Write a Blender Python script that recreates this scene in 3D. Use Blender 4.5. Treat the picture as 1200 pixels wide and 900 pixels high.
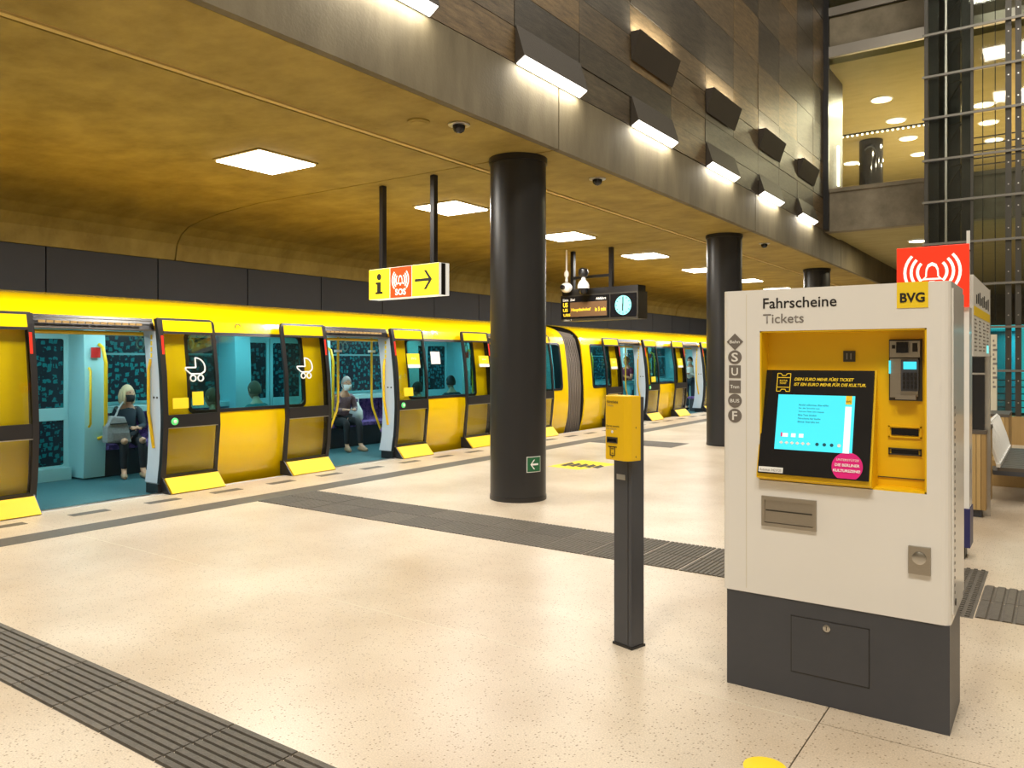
import bpy, bmesh, math, random
from mathutils import Vector, Matrix
random.seed(7)
for o in list(bpy.data.objects): bpy.data.objects.remove(o)
S = bpy.context.scene
C = S.collection
R = math.radians
# ------------------------------------------------------------------ camera
cd = bpy.data.cameras.new('camera'); cam = bpy.data.objects.new('camera', cd); C.objects.link(cam)
cam.location = (0, 0, 1.65); cam.rotation_euler = (R(90), 0, R(34.908))
cd.sensor_width = 36; cd.lens = 36*920/1200; cd.shift_y = -30/1200; cd.clip_start = .05
S.camera = cam
# ------------------------------------------------------------------ world, exposure, large lights
w = bpy.data.worlds.new('world'); S.world = w; w.use_nodes = True
w.node_tree.nodes['Background'].inputs[0].default_value = (.9, .8, .62, 1)
w.node_tree.nodes['Background'].inputs[1].default_value = .05
S.view_settings.view_transform = 'Standard'; S.view_settings.look = 'None'
S.view_settings.exposure = 0.14; S.view_settings.gamma = 1
def area(name, loc, sx, sy, power, col, rot=(0, 0, 0)):
    l = bpy.data.lights.new(name, 'AREA'); l.shape = 'RECTANGLE'; l.size = sx; l.size_y = sy
    l.energy = power; l.color = col
    o = bpy.data.objects.new(name, l); o.location = loc; o.rotation_euler = rot; C.objects.link(o); return o
for i, (x, y) in enumerate([(-1.5, -2), (-1.0, -3), (1.5, -3), (3, -2), (-1.5, 3.5), (3, 3.5), (-1.5, 9), (3, 9), (-1.0, 15), (3, 15)]):
    area('unseen_atrium_light', (x, y, 12.3), 1.4, 1.4, 330 if y < 0 else 200, (1, .93, .80))  # unseen overhead lights; those behind the camera added to brighten the ticket machine
# ------------------------------------------------------------------ materials
M = {}
def mat(name, col, rough=.5, metal=0, emit=None, es=0, coat=0, noise=None, bump=None, spec=None):
    """noise=(scale, amount, col2, stretch) ; bump=(scale, strength)"""
    m = bpy.data.materials.new(name); m.use_nodes = True; nt = m.node_tree
    b = nt.nodes['Principled BSDF']; b.inputs['Base Color'].default_value = (*col, 1)
    b.inputs['Roughness'].default_value = rough; b.inputs['Metallic'].default_value = metal
    if spec is not None: b.inputs['Specular IOR Level'].default_value = spec
    if coat: b.inputs['Coat Weight'].default_value = coat; b.inputs['Coat Roughness'].default_value = .08
    if emit: b.inputs['Emission Color'].default_value = (*emit, 1); b.inputs['Emission Strength'].default_value = es
    if noise or bump:
        tc = nt.nodes.new('ShaderNodeTexCoord')
    if noise:
        sc, amt, c2, st = noise
        mp = nt.nodes.new('ShaderNodeMapping'); mp.inputs['Scale'].default_value = st
        n = nt.nodes.new('ShaderNodeTexNoise'); n.inputs['Scale'].default_value = sc; n.inputs['Detail'].default_value = 6
        n.inputs['Roughness'].default_value = .65
        r = nt.nodes.new('ShaderNodeValToRGB'); r.color_ramp.elements[0].position = .5-amt; r.color_ramp.elements[1].position = .5+amt
        r.color_ramp.elements[0].color = (*col, 1); r.color_ramp.elements[1].color = (*c2, 1)
        nt.links.new(tc.outputs['Object'], mp.inputs[0]); nt.links.new(mp.outputs[0], n.inputs[0])
        nt.links.new(n.outputs[0], r.inputs[0]); nt.links.new(r.outputs[0], b.inputs['Base Color'])
    if bump:
        n2 = nt.nodes.new('ShaderNodeTexNoise'); n2.inputs['Scale'].default_value = bump[0]; n2.inputs['Detail'].default_value = 4
        bp = nt.nodes.new('ShaderNodeBump'); bp.inputs['Strength'].default_value = bump[1]; bp.inputs['Distance'].default_value = .01
        nt.links.new(tc.outputs['Object'], n2.inputs[0]); nt.links.new(n2.outputs[0], bp.inputs['Height']); nt.links.new(bp.outputs[0], b.inputs['Normal'])
    M[name] = m; return m
def glass(name, tint, refl=.12):
    m = bpy.data.materials.new(name); m.use_nodes = True; nt = m.node_tree; nt.nodes.clear()
    o = nt.nodes.new('ShaderNodeOutputMaterial'); mx = nt.nodes.new('ShaderNodeMixShader')
    t = nt.nodes.new('ShaderNodeBsdfTransparent'); t.inputs[0].default_value = (*tint, 1)
    g = nt.nodes.new('ShaderNodeBsdfGlossy'); g.inputs['Roughness'].default_value = .03
    f = nt.nodes.new('ShaderNodeLayerWeight'); p = nt.nodes.new('ShaderNodeMath'); p.operation = 'POWER'; p.inputs[1].default_value = 4
    q = nt.nodes.new('ShaderNodeMath'); q.operation = 'MULTIPLY_ADD'; q.inputs[1].default_value = .6; q.inputs[2].default_value = refl*.25
    nt.links.new(f.outputs['Facing'], p.inputs[0]); nt.links.new(p.outputs[0], q.inputs[0]); nt.links.new(q.outputs[0], mx.inputs[0]); nt.links.new(t.outputs[0], mx.inputs[1]); nt.links.new(g.outputs[0], mx.inputs[2])
    nt.links.new(mx.outputs[0], o.inputs[0]); M[name] = m
def objrand(name, cols, rough, nscale, st, namt=.35, bump=None):
    """colour differs from piece to piece by object random, with grain"""
    m = mat(name, cols[0], rough, bump=bump); nt = m.node_tree; b = nt.nodes['Principled BSDF']
    oi = nt.nodes.new('ShaderNodeObjectInfo'); r = nt.nodes.new('ShaderNodeValToRGB')
    while len(r.color_ramp.elements) < len(cols): r.color_ramp.elements.new(.5)
    for i, c in enumerate(cols):
        r.color_ramp.elements[i].position = i/(len(cols)-1); r.color_ramp.elements[i].color = (*c, 1)
    tc = nt.nodes.new('ShaderNodeTexCoord'); mp = nt.nodes.new('ShaderNodeMapping'); mp.inputs['Scale'].default_value = st
    n = nt.nodes.new('ShaderNodeTexNoise'); n.inputs['Scale'].default_value = nscale; n.inputs['Detail'].default_value = 8; n.inputs['Roughness'].default_value = .75
    mr = nt.nodes.new('ShaderNodeMapRange'); mr.inputs[1].default_value = .3; mr.inputs[2].default_value = .7
    mr.inputs[3].default_value = 1-namt; mr.inputs[4].default_value = 1+namt
    mx = nt.nodes.new('ShaderNodeMix'); mx.data_type = 'RGBA'; mx.blend_type = 'MULTIPLY'; mx.inputs[0].default_value = 1
    nt.links.new(tc.outputs['Object'], mp.inputs[0]); nt.links.new(mp.outputs[0], n.inputs[0]); nt.links.new(n.outputs[0], mr.inputs[0])
    nt.links.new(oi.outputs['Random'], r.inputs[0]); nt.links.new(r.outputs[0], mx.inputs[6]); nt.links.new(mr.outputs[0], mx.inputs[7])
    nt.links.new(mx.outputs[2], b.inputs['Base Color'])
    return m
mat('track_ochre', (.62, .46, .16), .6)
mat('mezz_concrete', (.34, .285, .11), .75, noise=(1.3, .22, (.42, .36, .16), (1, 2.5, 1)))
mat('ochre_concrete', (.25, .175, .034), .75, noise=(1.7, .17, (.40, .295, .070), (1, 1.4, 1)), bump=(30, .1))
mat('olive_concrete', (.17, .135, .075), .7, noise=(1.6, .25, (.30, .25, .15), (1, 1.5, .35)), bump=(40, .15))
mat('beam_concrete', (.095, .076, .042), .7, noise=(1.6, .2, (.175, .145, .088), (1, 1.5, .35)), bump=(40, .15))
mat('fair_concrete', (.17, .145, .10), .8, noise=(2, .2, (.30, .26, .19), (1, 1, 1)))
objrand('stone_panel', [(.042, .034, .024), (.070, .056, .037), (.150, .098, .042), (.060, .050, .036)], .45, 6, (1, .6, 5), .7, bump=(90, .3))
objrand('black_panel', [(.022, .022, .025), (.030, .029, .032)], .55, 2, (1, 1, 1), .1)
mat('black_paint', (.018, .018, .020), .38, bump=(60, .03))
mat('black_frame', (.016, .015, .016), .35)
mat('black_gloss', (.010, .010, .012), .08)
mat('rubber', (.03, .027, .03), .6)
mat('dark_grey', (.052, .056, .068), .42, noise=(3, .2, (.062, .065, .078), (1, 1, 1)), bump=(200, .1))
objrand('tactile_dark', [(.082, .071, .057), (.112, .097, .078)], .6, 30, (1, 1, 1), .3, bump=(150, .3))
mat('strip_dark', (.085, .075, .062), .55, noise=(25, .2, (.12, .105, .085), (1, 1, 1)))
mat('train_yellow', (.98, .66, .001), .22, coat=.5)
mat('flap_yellow', (.93, .62, .001), .55)
mat('machine_yellow', (.85, .53, .002), .4)
mat('rail_yellow', (.85, .53, .01), .35)
mat('sticker_yellow', (.95, .68, .02), .5)
mat('white_paint', (.82, .81, .79), .22, coat=.3)
mat('white_plain', (.80, .80, .78), .5)
mat('jamb_white', (.60, .66, .74), .45)
mat('cream_panel', (.66, .62, .50), .5)
mat('steel', (.55, .54, .52), .28, 1)
mat('brushed_steel', (.42, .39, .35), .38, 1, noise=(40, .3, (.5, .47, .42), (1, 1, 12)))
mat('rail_metal', (.20, .19, .17), .45, .6)
mat('stone_dark', (.035, .026, .017), .65, bump=(90, .3))
mat('dark_steel', (.07, .066, .058), .45, .6)
mat('grey_letter', (.20, .18, .165), .6)
mat('black_letter', (.012, .010, .010), .6)
mat('icon_grey', (.17, .15, .135), .5)
mat('white_letter', (.9, .9, .9), .5)
mat('pink', (.75, .01, .22), .4)
mat('green_sign', (.01, .13, .05), .4)
mat('green_lit', (.1, .5, .15), .4, emit=(.1, .8, .2), es=.5)
mat('red_lens', (.55, .02, .01), .3, emit=(1, .05, .02), es=.35)
mat('red_plain', (.60, .02, .02), .45)
mat('teal_wall', (.36, .64, .66), .35)
mat('teal_dark', (.10, .30, .32), .4)
mat('train_floor', (.035, .11, .13), .45, noise=(30, .2, (.05, .15, .17), (1, 1, 1)))
mat('teal_dots', (.02, .30, .33), .5)
mat('seat_fabric', (.09, .05, .20), .8, noise=(14, .05, (.22, .12, .38), (1, 1, 1)))
mat('bellows', (.16, .135, .115), .6)
mat('wood_light', (.50, .34, .14), .45, noise=(2, .3, (.60, .43, .20), (8, 8, .5)))
mat('wood_mid', (.36, .23, .085), .45, noise=(2, .3, (.46, .30, .12), (8, 8, .5)))
mat('bench_slate', (.10, .085, .07), .5)
mat('blue_band', (.03, .03, .12), .4)
mat('sos_red', (.90, .03, .008), .4, emit=(1, .035, .008), es=.5)
mat('sign_red', (.92, .06, .008), .4, emit=(1, .06, .008), es=.5)
mat('sign_yellow', (.95, .80, .02), .4, emit=(1, .82, .02), es=.55)
mat('sign_white', (.95, .95, .9), .4, emit=(1, 1, .9), es=.5)
mat('screen_cyan', (.02, .3, .35), .2, emit=(.07, .72, .87), es=.9)
mat('screen_white', (.5, .7, .7), .2, emit=(.75, .95, 1), es=.8)
mat('screen_text', (.01, .10, .14), .4)
mat('led_amber', (.5, .3, .02), .4, emit=(1, .62, .03), es=1.1)
mat('led_field', (.16, .085, .04), .5)
mat('clock_cyan', (.2, .6, .6), .4, emit=(.25, .95, .95), es=.7)
mat('lift_cyan', (.05, .4, .45), .3, emit=(.01, .55, .62), es=.7)
mat('lamp_panel', (1, 1, 1), .5, emit=(1, .93, .80), es=7)
mat('wall_lamp', (1, 1, 1), .5, emit=(1, .95, .84), es=4)
mat('train_lamp', (1, 1, 1), .5, emit=(.75, 1, 1), es=2.2)
mat('mezz_lamp', (1, 1, 1), .5, emit=(1, .93, .7), es=5)
mat('skin', (.62, .33, .21), .55)
mat('hair_blond', (.62, .46, .28), .7); mat('hair_grey', (.30, .27, .25), .7); mat('hair_dark', (.03, .02, .018), .6); mat('hair_brown', (.16, .09, .05), .6)
mat('cloth_black', (.018, .018, .022), .8); mat('cloth_navy', (.02, .035, .05), .8); mat('cloth_grey', (.24, .24, .24), .85, noise=(30, .2, (.32, .32, .32), (1, 1, 1)))
mat('cloth_teal', (.02, .18, .19), .8); mat('cloth_plum', (.14, .06, .09), .8, noise=(60, .05, (.30, .22, .24), (1, 1, 6))); mat('cloth_maroon', (.13, .02, .06), .8)
mat('cloth_aqua', (.10, .48, .55), .8); mat('cloth_pink', (.55, .28, .30), .8); mat('cloth_white', (.7, .72, .70), .8); mat('cloth_yellow', (.75, .5, .03), .8)
mat('mask_white', (.8, .8, .8), .7); mat('mask_black', (.012, .012, .015), .7); mat('sandal', (.42, .27, .17), .6)
mat('eye', (.02, .02, .02), .2)
glass('tinted_glass', (.86, .88, .80)); glass('teal_glass', (.50, .80, .84)); glass('clear_glass', (.86, .88, .84)); glass('shaft_glass', (.80, .82, .78))
# terrazzo floor
def floor_mat():
    m = mat('terrazzo', (.62, .52, .40), .36); nt = m.node_tree; b = nt.nodes['Principled BSDF']
    tc = nt.nodes.new('ShaderNodeTexCoord')
    v = nt.nodes.new('ShaderNodeTexVoronoi'); v.inputs['Scale'].default_value = 62
    r = nt.nodes.new('ShaderNodeValToRGB'); e = r.color_ramp.elements
    e[0].position = .20; e[0].color = (.48, .43, .37, 1); e[1].position = .36; e[1].color = (1, 1, 1, 1)
    wn = nt.nodes.new('ShaderNodeSeparateColor'); gt = nt.nodes.new('ShaderNodeMath'); gt.operation = 'LESS_THAN'; gt.inputs[1].default_value = .36
    mxs = nt.nodes.new('ShaderNodeMix'); mxs.data_type = 'RGBA'; mxs.inputs[6].default_value = (1, 1, 1, 1)
    n = nt.nodes.new('ShaderNodeTexNoise'); n.inputs['Scale'].default_value = .9; n.inputs['Detail'].default_value = 7
    r2 = nt.nodes.new('ShaderNodeValToRGB'); r2.color_ramp.elements[0].position = .35; r2.color_ramp.elements[1].position = .65
    r2.color_ramp.elements[0].color = (.49, .395, .29, 1); r2.color_ramp.elements[1].color = (.63, .545, .44, 1)
    n3 = nt.nodes.new('ShaderNodeTexNoise'); n3.inputs['Scale'].default_value = 140; n3.inputs['Detail'].default_value = 2
    mr = nt.nodes.new('ShaderNodeMapRange'); mr.inputs[1].default_value = .3; mr.inputs[2].default_value = .7; mr.inputs[3].default_value = .82; mr.inputs[4].default_value = 1.14
    m1 = nt.nodes.new('ShaderNodeMix'); m1.data_type = 'RGBA'; m1.blend_type = 'MULTIPLY'; m1.inputs[0].default_value = 1
    m2 = nt.nodes.new('ShaderNodeMix'); m2.data_type = 'RGBA'; m2.blend_type = 'MULTIPLY'; m2.inputs[0].default_value = 1
    L = nt.links.new
    for q in (v, n, n3): L(tc.outputs['Object'], q.inputs['Vector'])
    L(v.outputs['Distance'], r.inputs[0]); L(v.outputs['Color'], wn.inputs[0]); L(wn.outputs[0], gt.inputs[0]); L(gt.outputs[0], mxs.inputs[0]); L(r.outputs[0], mxs.inputs[7])
    L(n.outputs[0], r2.inputs[0]); L(r2.outputs[0], m1.inputs[6]); L(mxs.outputs[2], m1.inputs[7])
    L(n3.outputs[0], mr.inputs[0]); L(m1.outputs[2], m2.inputs[6]); L(mr.outputs[0], m2.inputs[7]); L(m2.outputs[2], b.inputs['Base Color'])
floor_mat()
# far train windows: printed foil of small teal figures on dark glass
def foil():
    m = mat('foil_glass', (.012, .03, .04), .25); nt = m.node_tree; b = nt.nodes['Principled BSDF']; L = nt.links.new
    tc = nt.nodes.new('ShaderNodeTexCoord'); mp = nt.nodes.new('ShaderNodeMapping'); mp.inputs['Scale'].default_value = (1, 1, 1)
    v = nt.nodes.new('ShaderNodeTexVoronoi'); v.inputs['Scale'].default_value = 13; v.distance = 'CHEBYCHEV'; v.inputs['Randomness'].default_value = .55
    n = nt.nodes.new('ShaderNodeTexNoise'); n.inputs['Scale'].default_value = 22; n.inputs['Detail'].default_value = 2
    a = nt.nodes.new('ShaderNodeMath'); a.operation = 'MULTIPLY_ADD'; a.inputs[1].default_value = .6
    r = nt.nodes.new('ShaderNodeValToRGB'); e = r.color_ramp.elements; e[0].position = .60; e[0].color = (.008, .15, .17, 1); e[1].position = .66; e[1].color = (.008, .018, .028, 1)
    L(tc.outputs['Object'], mp.inputs[0]); L(mp.outputs[0], v.inputs['Vector']); L(tc.outputs['Object'], n.inputs['Vector'])
    L(n.outputs[0], a.inputs[0]); L(v.outputs['Distance'], a.inputs[2]); L(a.outputs[0], r.inputs[0]); L(r.outputs[0], b.inputs['Base Color'])
foil()
# ------------------------------------------------------------------ mesh helpers
OFF = {}
class MB:
    def __init__(s): s.v = []; s.f = []; s.m = []; s.cm = 0; s.sm = []; s.smooth = False
    def add(s, vs, fs):
        k = len(s.v); s.v += [tuple(p) for p in vs]; s.f += [[i+k for i in f] for f in fs]; s.m += [s.cm]*len(fs); s.sm += [s.smooth]*len(fs); return s
    def box(s, x0, x1, y0, y1, z0, z1):
        if x0 > x1: x0, x1 = x1, x0
        if y0 > y1: y0, y1 = y1, y0
        if z0 > z1: z0, z1 = z1, z0
        return s.add([(x0, y0, z0), (x1, y0, z0), (x1, y1, z0), (x0, y1, z0), (x0, y0, z1), (x1, y0, z1), (x1, y1, z1), (x0, y1, z1)],
                     [(0, 3, 2, 1), (4, 5, 6, 7), (0, 1, 5, 4), (1, 2, 6, 5), (2, 3, 7, 6), (3, 0, 4, 7)])
    def prism(s, poly, d):
        """poly: list of 3d points (planar, ordered), d: extrusion vector"""
        n = len(poly); d = Vector(d)
        vs = [Vector(p) for p in poly] + [Vector(p)+d for p in poly]
        return s.add(vs, [list(range(n))[::-1], [i+n for i in range(n)]] + [(i, (i+1) % n, (i+1) % n+n, i+n) for i in range(n)])
    def tube(s, pts, r, n=8, closed=False):
        pts = [Vector(p) for p in pts]; rs = r if isinstance(r, (list, tuple)) else [r]*len(pts); k = len(pts); vs = []; sm = s.smooth; s.smooth = True
        prev = None
        for i, p in enumerate(pts):
            if closed: t = pts[(i+1) % k]-pts[i-1]
            else: t = pts[min(i+1, k-1)]-pts[max(i-1, 0)]
            t.normalize()
            if prev is None:
                u = t.orthogonal().normalized()
            else:
                u = (prev - t*prev.dot(t)); u = u.normalized() if u.length > 1e-6 else t.orthogonal().normalized()
            prev = u; q = t.cross(u)
            for j in range(n):
                a = 2*math.pi*j/n; vs.append(p+(u*math.cos(a)+q*math.sin(a))*rs[i])
        fs = [(i*n+j, i*n+(j+1) % n, (i+1)*n+(j+1) % n, (i+1)*n+j) for i in range(k-1) for j in range(n)]
        if closed: fs += [((k-1)*n+j, (k-1)*n+(j+1) % n, (j+1) % n, j) for j in range(n)]
        else: fs += [list(range(n))[::-1], [(k-1)*n+j for j in range(n)]]
        s.add(vs, fs); s.smooth = sm; return s
    def lathe(s, prof, c, n=24, axis='z'):
        vs = []; sm = s.smooth; s.smooth = True
        for r, z in prof:
            for j in range(n):
                a = 2*math.pi*j/n; p = (r*math.cos(a), r*math.sin(a), z)
                if axis == 'y': p = (p[0], -p[2], p[1])
                if axis == 'x': p = (p[2], p[0], p[1])
                vs.append((c[0]+p[0], c[1]+p[1], c[2]+p[2]))
        k = len(prof)
        fs = [(i*n+j, i*n+(j+1) % n, (i+1)*n+(j+1) % n, (i+1)*n+j) for i in range(k-1) for j in range(n)]
        s.add(vs, fs); s.smooth = False
        s.add(vs[:n], [list(range(n))[::-1]]); s.add(vs[-n:], [list(range(n))]); s.smooth = sm; return s
    def ball(s, c, r, n=12, m=8, sc=(1, 1, 1)):
        return s.lathe([(max(r*math.sin(math.pi*i/m), .0005)*1, -r*math.cos(math.pi*i/m)*sc[2]) for i in range(m+1)], c, n)
    def slab(s, xf, y0, y1, z0, z1, t, step=.12):
        """curved slab following x=xf(z); thickness t towards -x"""
        k = max(1, math.ceil((z1-z0)/step)); zs = [z0+(z1-z0)*i/k for i in range(k+1)]; vs = []
        for z in zs:
            x = xf(z); vs += [(x, y0, z), (x, y1, z), (x-t, y1, z), (x-t, y0, z)]
        fs = [(0, 3, 2, 1)]
        for i in range(k):
            a = i*4; b = a+4
            for j in range(4): fs.append((a+j, a+(j+1) % 4, b+(j+1) % 4, b+j))
        fs.append([k*4+j for j in range(4)])
        return s.add(vs, fs)
    def build(s, name, mats, parent=None, label=None, smooth=None, bevel=0):
        me = bpy.data.meshes.new(name)
        off = OFF.get(parent.name, Vector()) if parent else Vector()
        me.from_pydata([(p[0]-off[0], p[1]-off[1], p[2]-off[2]) for p in s.v], [], s.f)
        if not isinstance(mats, (list, tuple)): mats = [mats]
        for m in mats: me.materials.append(M[m])
        for i, p in enumerate(me.polygons): p.material_index = s.m[i]; p.use_smooth = s.sm[i]
        b = bmesh.new(); b.from_mesh(me); bmesh.ops.remove_doubles(b, verts=b.verts, dist=1e-5); bmesh.ops.recalc_face_normals(b, faces=b.faces)
        if bevel: bmesh.ops.bevel(b, geom=b.edges[:], offset=bevel, segments=2, affect='EDGES', profile=.6)
        b.to_mesh(me); b.free()
        if any(s.sm) and not bevel:
            try: me.set_sharp_from_angle(angle=R(50))
            except Exception: pass
        o = bpy.data.objects.new(name, me); C.objects.link(o)
        if parent:
            o.parent = parent; OFF[o.name] = off
        if label: o['label'] = label
        return o
def thing(name, label, cat, loc=(0, 0, 0), rotz=0, group=None, local=False):
    o = bpy.data.objects.new(name, None); C.objects.link(o); o.location = loc; o.rotation_euler = (0, 0, rotz); o.empty_display_size = .1
    o['label'] = label; o['category'] = cat
    if group: o['group'] = group
    OFF[o.name] = Vector() if local else Vector(loc)
    return o
def tag(o, label, cat, group=None):
    o['label'] = label; o['category'] = cat
    if group: o['group'] = group
    return o
def struct(o, label=None):
    o['kind'] = 'structure'
    if label: o['label'] = label
    return o
def sroot(name, label=None):
    o = bpy.data.objects.new(name, None); C.objects.link(o); o['kind'] = 'structure'; OFF[o.name] = Vector()
    if label: o['label'] = label
    return o
def copy_tree(o, parent=None, depth=0):
    c = o.copy(); C.objects.link(c); c.parent = parent
    for ch in list(o.children): copy_tree(ch, c)
    return c
def bx(name, m, parent, x0, x1, y0, y1, z0, z1, bevel=0, label=None):
    return MB().box(x0, x1, y0, y1, z0, z1).build(name, m, parent, label, bevel=bevel)
_font = {}
def text(s, m, parent, org, ux=(1, 0, 0), uy=(0, 0, 1), width=None, height=.05, bold=0, shear=0, name='lettering', align='LEFT', label=None, spacing=1.0):
    cu = bpy.data.curves.new('t', 'FONT'); cu.body = s; cu.size = 1; cu.offset = bold; cu.shear = shear; cu.align_x = align; cu.space_line = spacing
    cu.resolution_u = 3
    ob = bpy.data.objects.new('t', cu); C.objects.link(ob)
    dg = bpy.context.evaluated_depsgraph_get(); me = bpy.data.meshes.new_from_object(ob.evaluated_get(dg))
    bpy.data.objects.remove(ob)
    xs = [v.co.x for v in me.vertices]; ys = [v.co.y for v in me.vertices]
    w_ = max(xs)-min(xs); h_ = max(ys)-min(ys)
    sy = height/h_; sx = (width/w_) if width else sy
    ux = Vector(ux).normalized(); uy = Vector(uy).normalized(); n = ux.cross(uy); off = OFF.get(parent.name, Vector()); O = Vector(org)-off
    x0 = min(xs) if align == 'LEFT' else (min(xs)+max(xs))/2; y0 = min(ys)
    for v in me.vertices: v.co = O+ux*((v.co.x-x0)*sx)+uy*((v.co.y-y0)*sy)+n*.0015
    me.materials.clear(); me.materials.append(M[m]); me.name = name
    o = bpy.data.objects.new(name, me); C.objects.link(o); o.parent = parent; OFF[o.name] = off
    if label: o['label'] = label
    return o
def flat(name, m, parent, pts, org, ux, uy, t=.002, label=None):
    """thin plate from 2d outline"""
    ux = Vector(ux).normalized(); uy = Vector(uy).normalized(); n = ux.cross(uy); O = Vector(org)
    return MB().prism([O+ux*a+uy*b for a, b in pts], n*t).build(name, m, parent, label)
def ngon(r, n=24, cx=0, cy=0, a0=0): return [(cx+r*math.cos(a0+2*math.pi*i/n), cy+r*math.sin(a0+2*math.pi*i/n)) for i in range(n)]
def arcring(r, w_, a0, a1, cx=0, cy=0, n=10, sy=1):
    o = [(cx+r*math.cos(a0+(a1-a0)*i/n), cy+sy*r*math.sin(a0+(a1-a0)*i/n)) for i in range(n+1)]
    i_ = [(cx+(r-w_)*math.cos(a0+(a1-a0)*i/n), cy+sy*(r-w_)*math.sin(a0+(a1-a0)*i/n)) for i in range(n+1)]
    return o+i_[::-1]
def bell(name, m, parent, O, ux, uy, s):
    """alarm bell with three sound waves on each side, unit size s"""
    ux = Vector(ux).normalized(); uy = Vector(uy).normalized(); n = ux.cross(uy); O = Vector(O)
    mb = MB()
    def pr(pts): mb.prism([O+ux*a*s+uy*b*s for a, b in pts], n*.003)
    outer = [(-.26, -.22), (-.17, -.12), (-.16, .08), (-.11, .21), (0, .27), (.11, .21), (.16, .08), (.17, -.12), (.26, -.22)]
    for i in range(len(outer)-1):
        a = Vector(outer[i]); b = Vector(outer[i+1]); ca = a*.76+Vector((0, -.03)); cb = b*.76+Vector((0, -.03)); pr([a, b, cb, ca])
    pr([(-.26, -.22), (.26, -.22), (.2, -.17), (-.2, -.17)]); pr([(-.07, -.25), (.07, -.25), (.04, -.31), (-.04, -.31)])
    for r in (.40, .56, .72):
        for a in (0, math.pi): 
            pts = arcring(r, .075, a-.75, a+.75, n=8)
            k = len(pts)//2
            for i in range(k-1): pr([pts[i], pts[i+1], pts[-i-2], pts[-i-1]])
    return mb.build(name, m, parent)
# ------------------------------------------------------------------ structure: floor
fl = struct(bx('floor', 'fair_concrete', None, -8.98, 8, -5, 45, -.4, -.06))
OFF[fl.name] = Vector()
for x0, x1, y0, y1 in [(-8.97, -.898, -5, 3.705), (-.892, 8, -5, 3.705), (-8.97, -.898, 3.711, 45), (-.892, 8, 3.711, 45)]:
    bx('floor_slab', 'terrazzo', fl, x0, x1, y0, y1, -.06, 0)
bx('joint_filler', 'cream_panel', fl, -8.97, -.898, 3.7055, 3.7105, -.05, .0002)
bx('edge_slab', 'white_paint', fl, -8.98, -8.93, -5, 45, -.06, .003, label='pale kerb along the platform edge')
def ribbed(x0, x1, y0, y1, nr, along, h=.009, z=.0005):
    mb = MB(); g = .004; x0 += g; x1 -= g; y0 += g; y1 -= g; mb.box(x0, x1, y0, y1, -.01, z)
    for i in range(nr):
        if along == 'x':
            w_ = (y1-y0)/nr; mb.prism([(x0, y0+i*w_+.08*w_, z), (x0, y0+i*w_+.92*w_, z), (x0, y0+i*w_+.83*w_, z+h), (x0, y0+i*w_+.17*w_, z+h)], (x1-x0, 0, 0))
        else:
            w_ = (x1-x0)/nr; mb.prism([(x0+i*w_+.08*w_, y0, z), (x0+i*w_+.92*w_, y0, z), (x0+i*w_+.80*w_, y0, z+h), (x0+i*w_+.20*w_, y0, z+h)], (0, y1-y0, 0))
    return mb
def tiles(root, name, m, proto, spots):
    first = None
    for (x, y) in spots:
        if first is None: o = first = proto.build(name, m, root)
        else: o = first.copy(); C.objects.link(o)
        o.location = (x, y, 0)
t1 = sroot('trim_1', 'ribbed dark tactile strip crossing the near platform floor')
T = .43
tiles(t1, 'tactile_tile', 'tactile_dark', ribbed(0, T, 0, .40, 9, 'x'), [(-8.2+T*k, 1.79) for k in range(36)])
t2 = sroot('trim_2', 'wide dark tactile strip crossing the platform behind the validator post')
tiles(t2, 'tactile_tile', 'tactile_dark', ribbed(0, T, 0, T, 8, 'y'), [(-7.60+T*k, y) for k in range(2) for y in (5.75, 6.18)])
tiles(t2, 'tactile_tile', 'tactile_dark', ribbed(0, T, 0, T, 11, 'y', .006), [(-7.60+T*k, y) for k in range(2, 16) for y in (5.75, 6.18)])
tiles(t2, 'tactile_tile', 'tactile_dark', ribbed(0, T, 0, T, 6, 'y', .008), [(-.45+T*k, y) for k in range(0, 8) for y in (5.78, 6.21)])
st = MB(); st.box(.002, T-.002, .002, .45, -.01, .0005)
for i in range(8):
    for j in range(9): st.prism([(.03+i*.05+a, .03+j*.05+b, .0005) for a, b in ((0, 0), (.026, 0), (.026, .026), (0, .026))], (0, 0, .007))
tiles(t2, 'studded_tile', 'tactile_dark', st, [(-.88, y) for y in (5.75, 6.2, 6.65)])
t3 = sroot('trim_3', 'plain dark strip running along the platform edge')
tiles(t3, 'strip_tile', 'strip_dark', MB().box(.0015, .33, .0015, .8485, -.01, .0025), [(-7.93, -4+.85*k) for k in range(56)])
tiles(t3, 'edge_dash', 'strip_dark', MB().box(0, .135, 0, .40, -.01, .0025), [(-8.575, 4.1+.84*k) for k in range(-8, 40)])
tiles(t3, 'tactile_tile', 'tactile_dark', ribbed(0, T, 0, T, 11, 'y', .005), [(-7.60+T*k, y) for k in range(0, 4) for y in (13.56, 13.99)])
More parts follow.
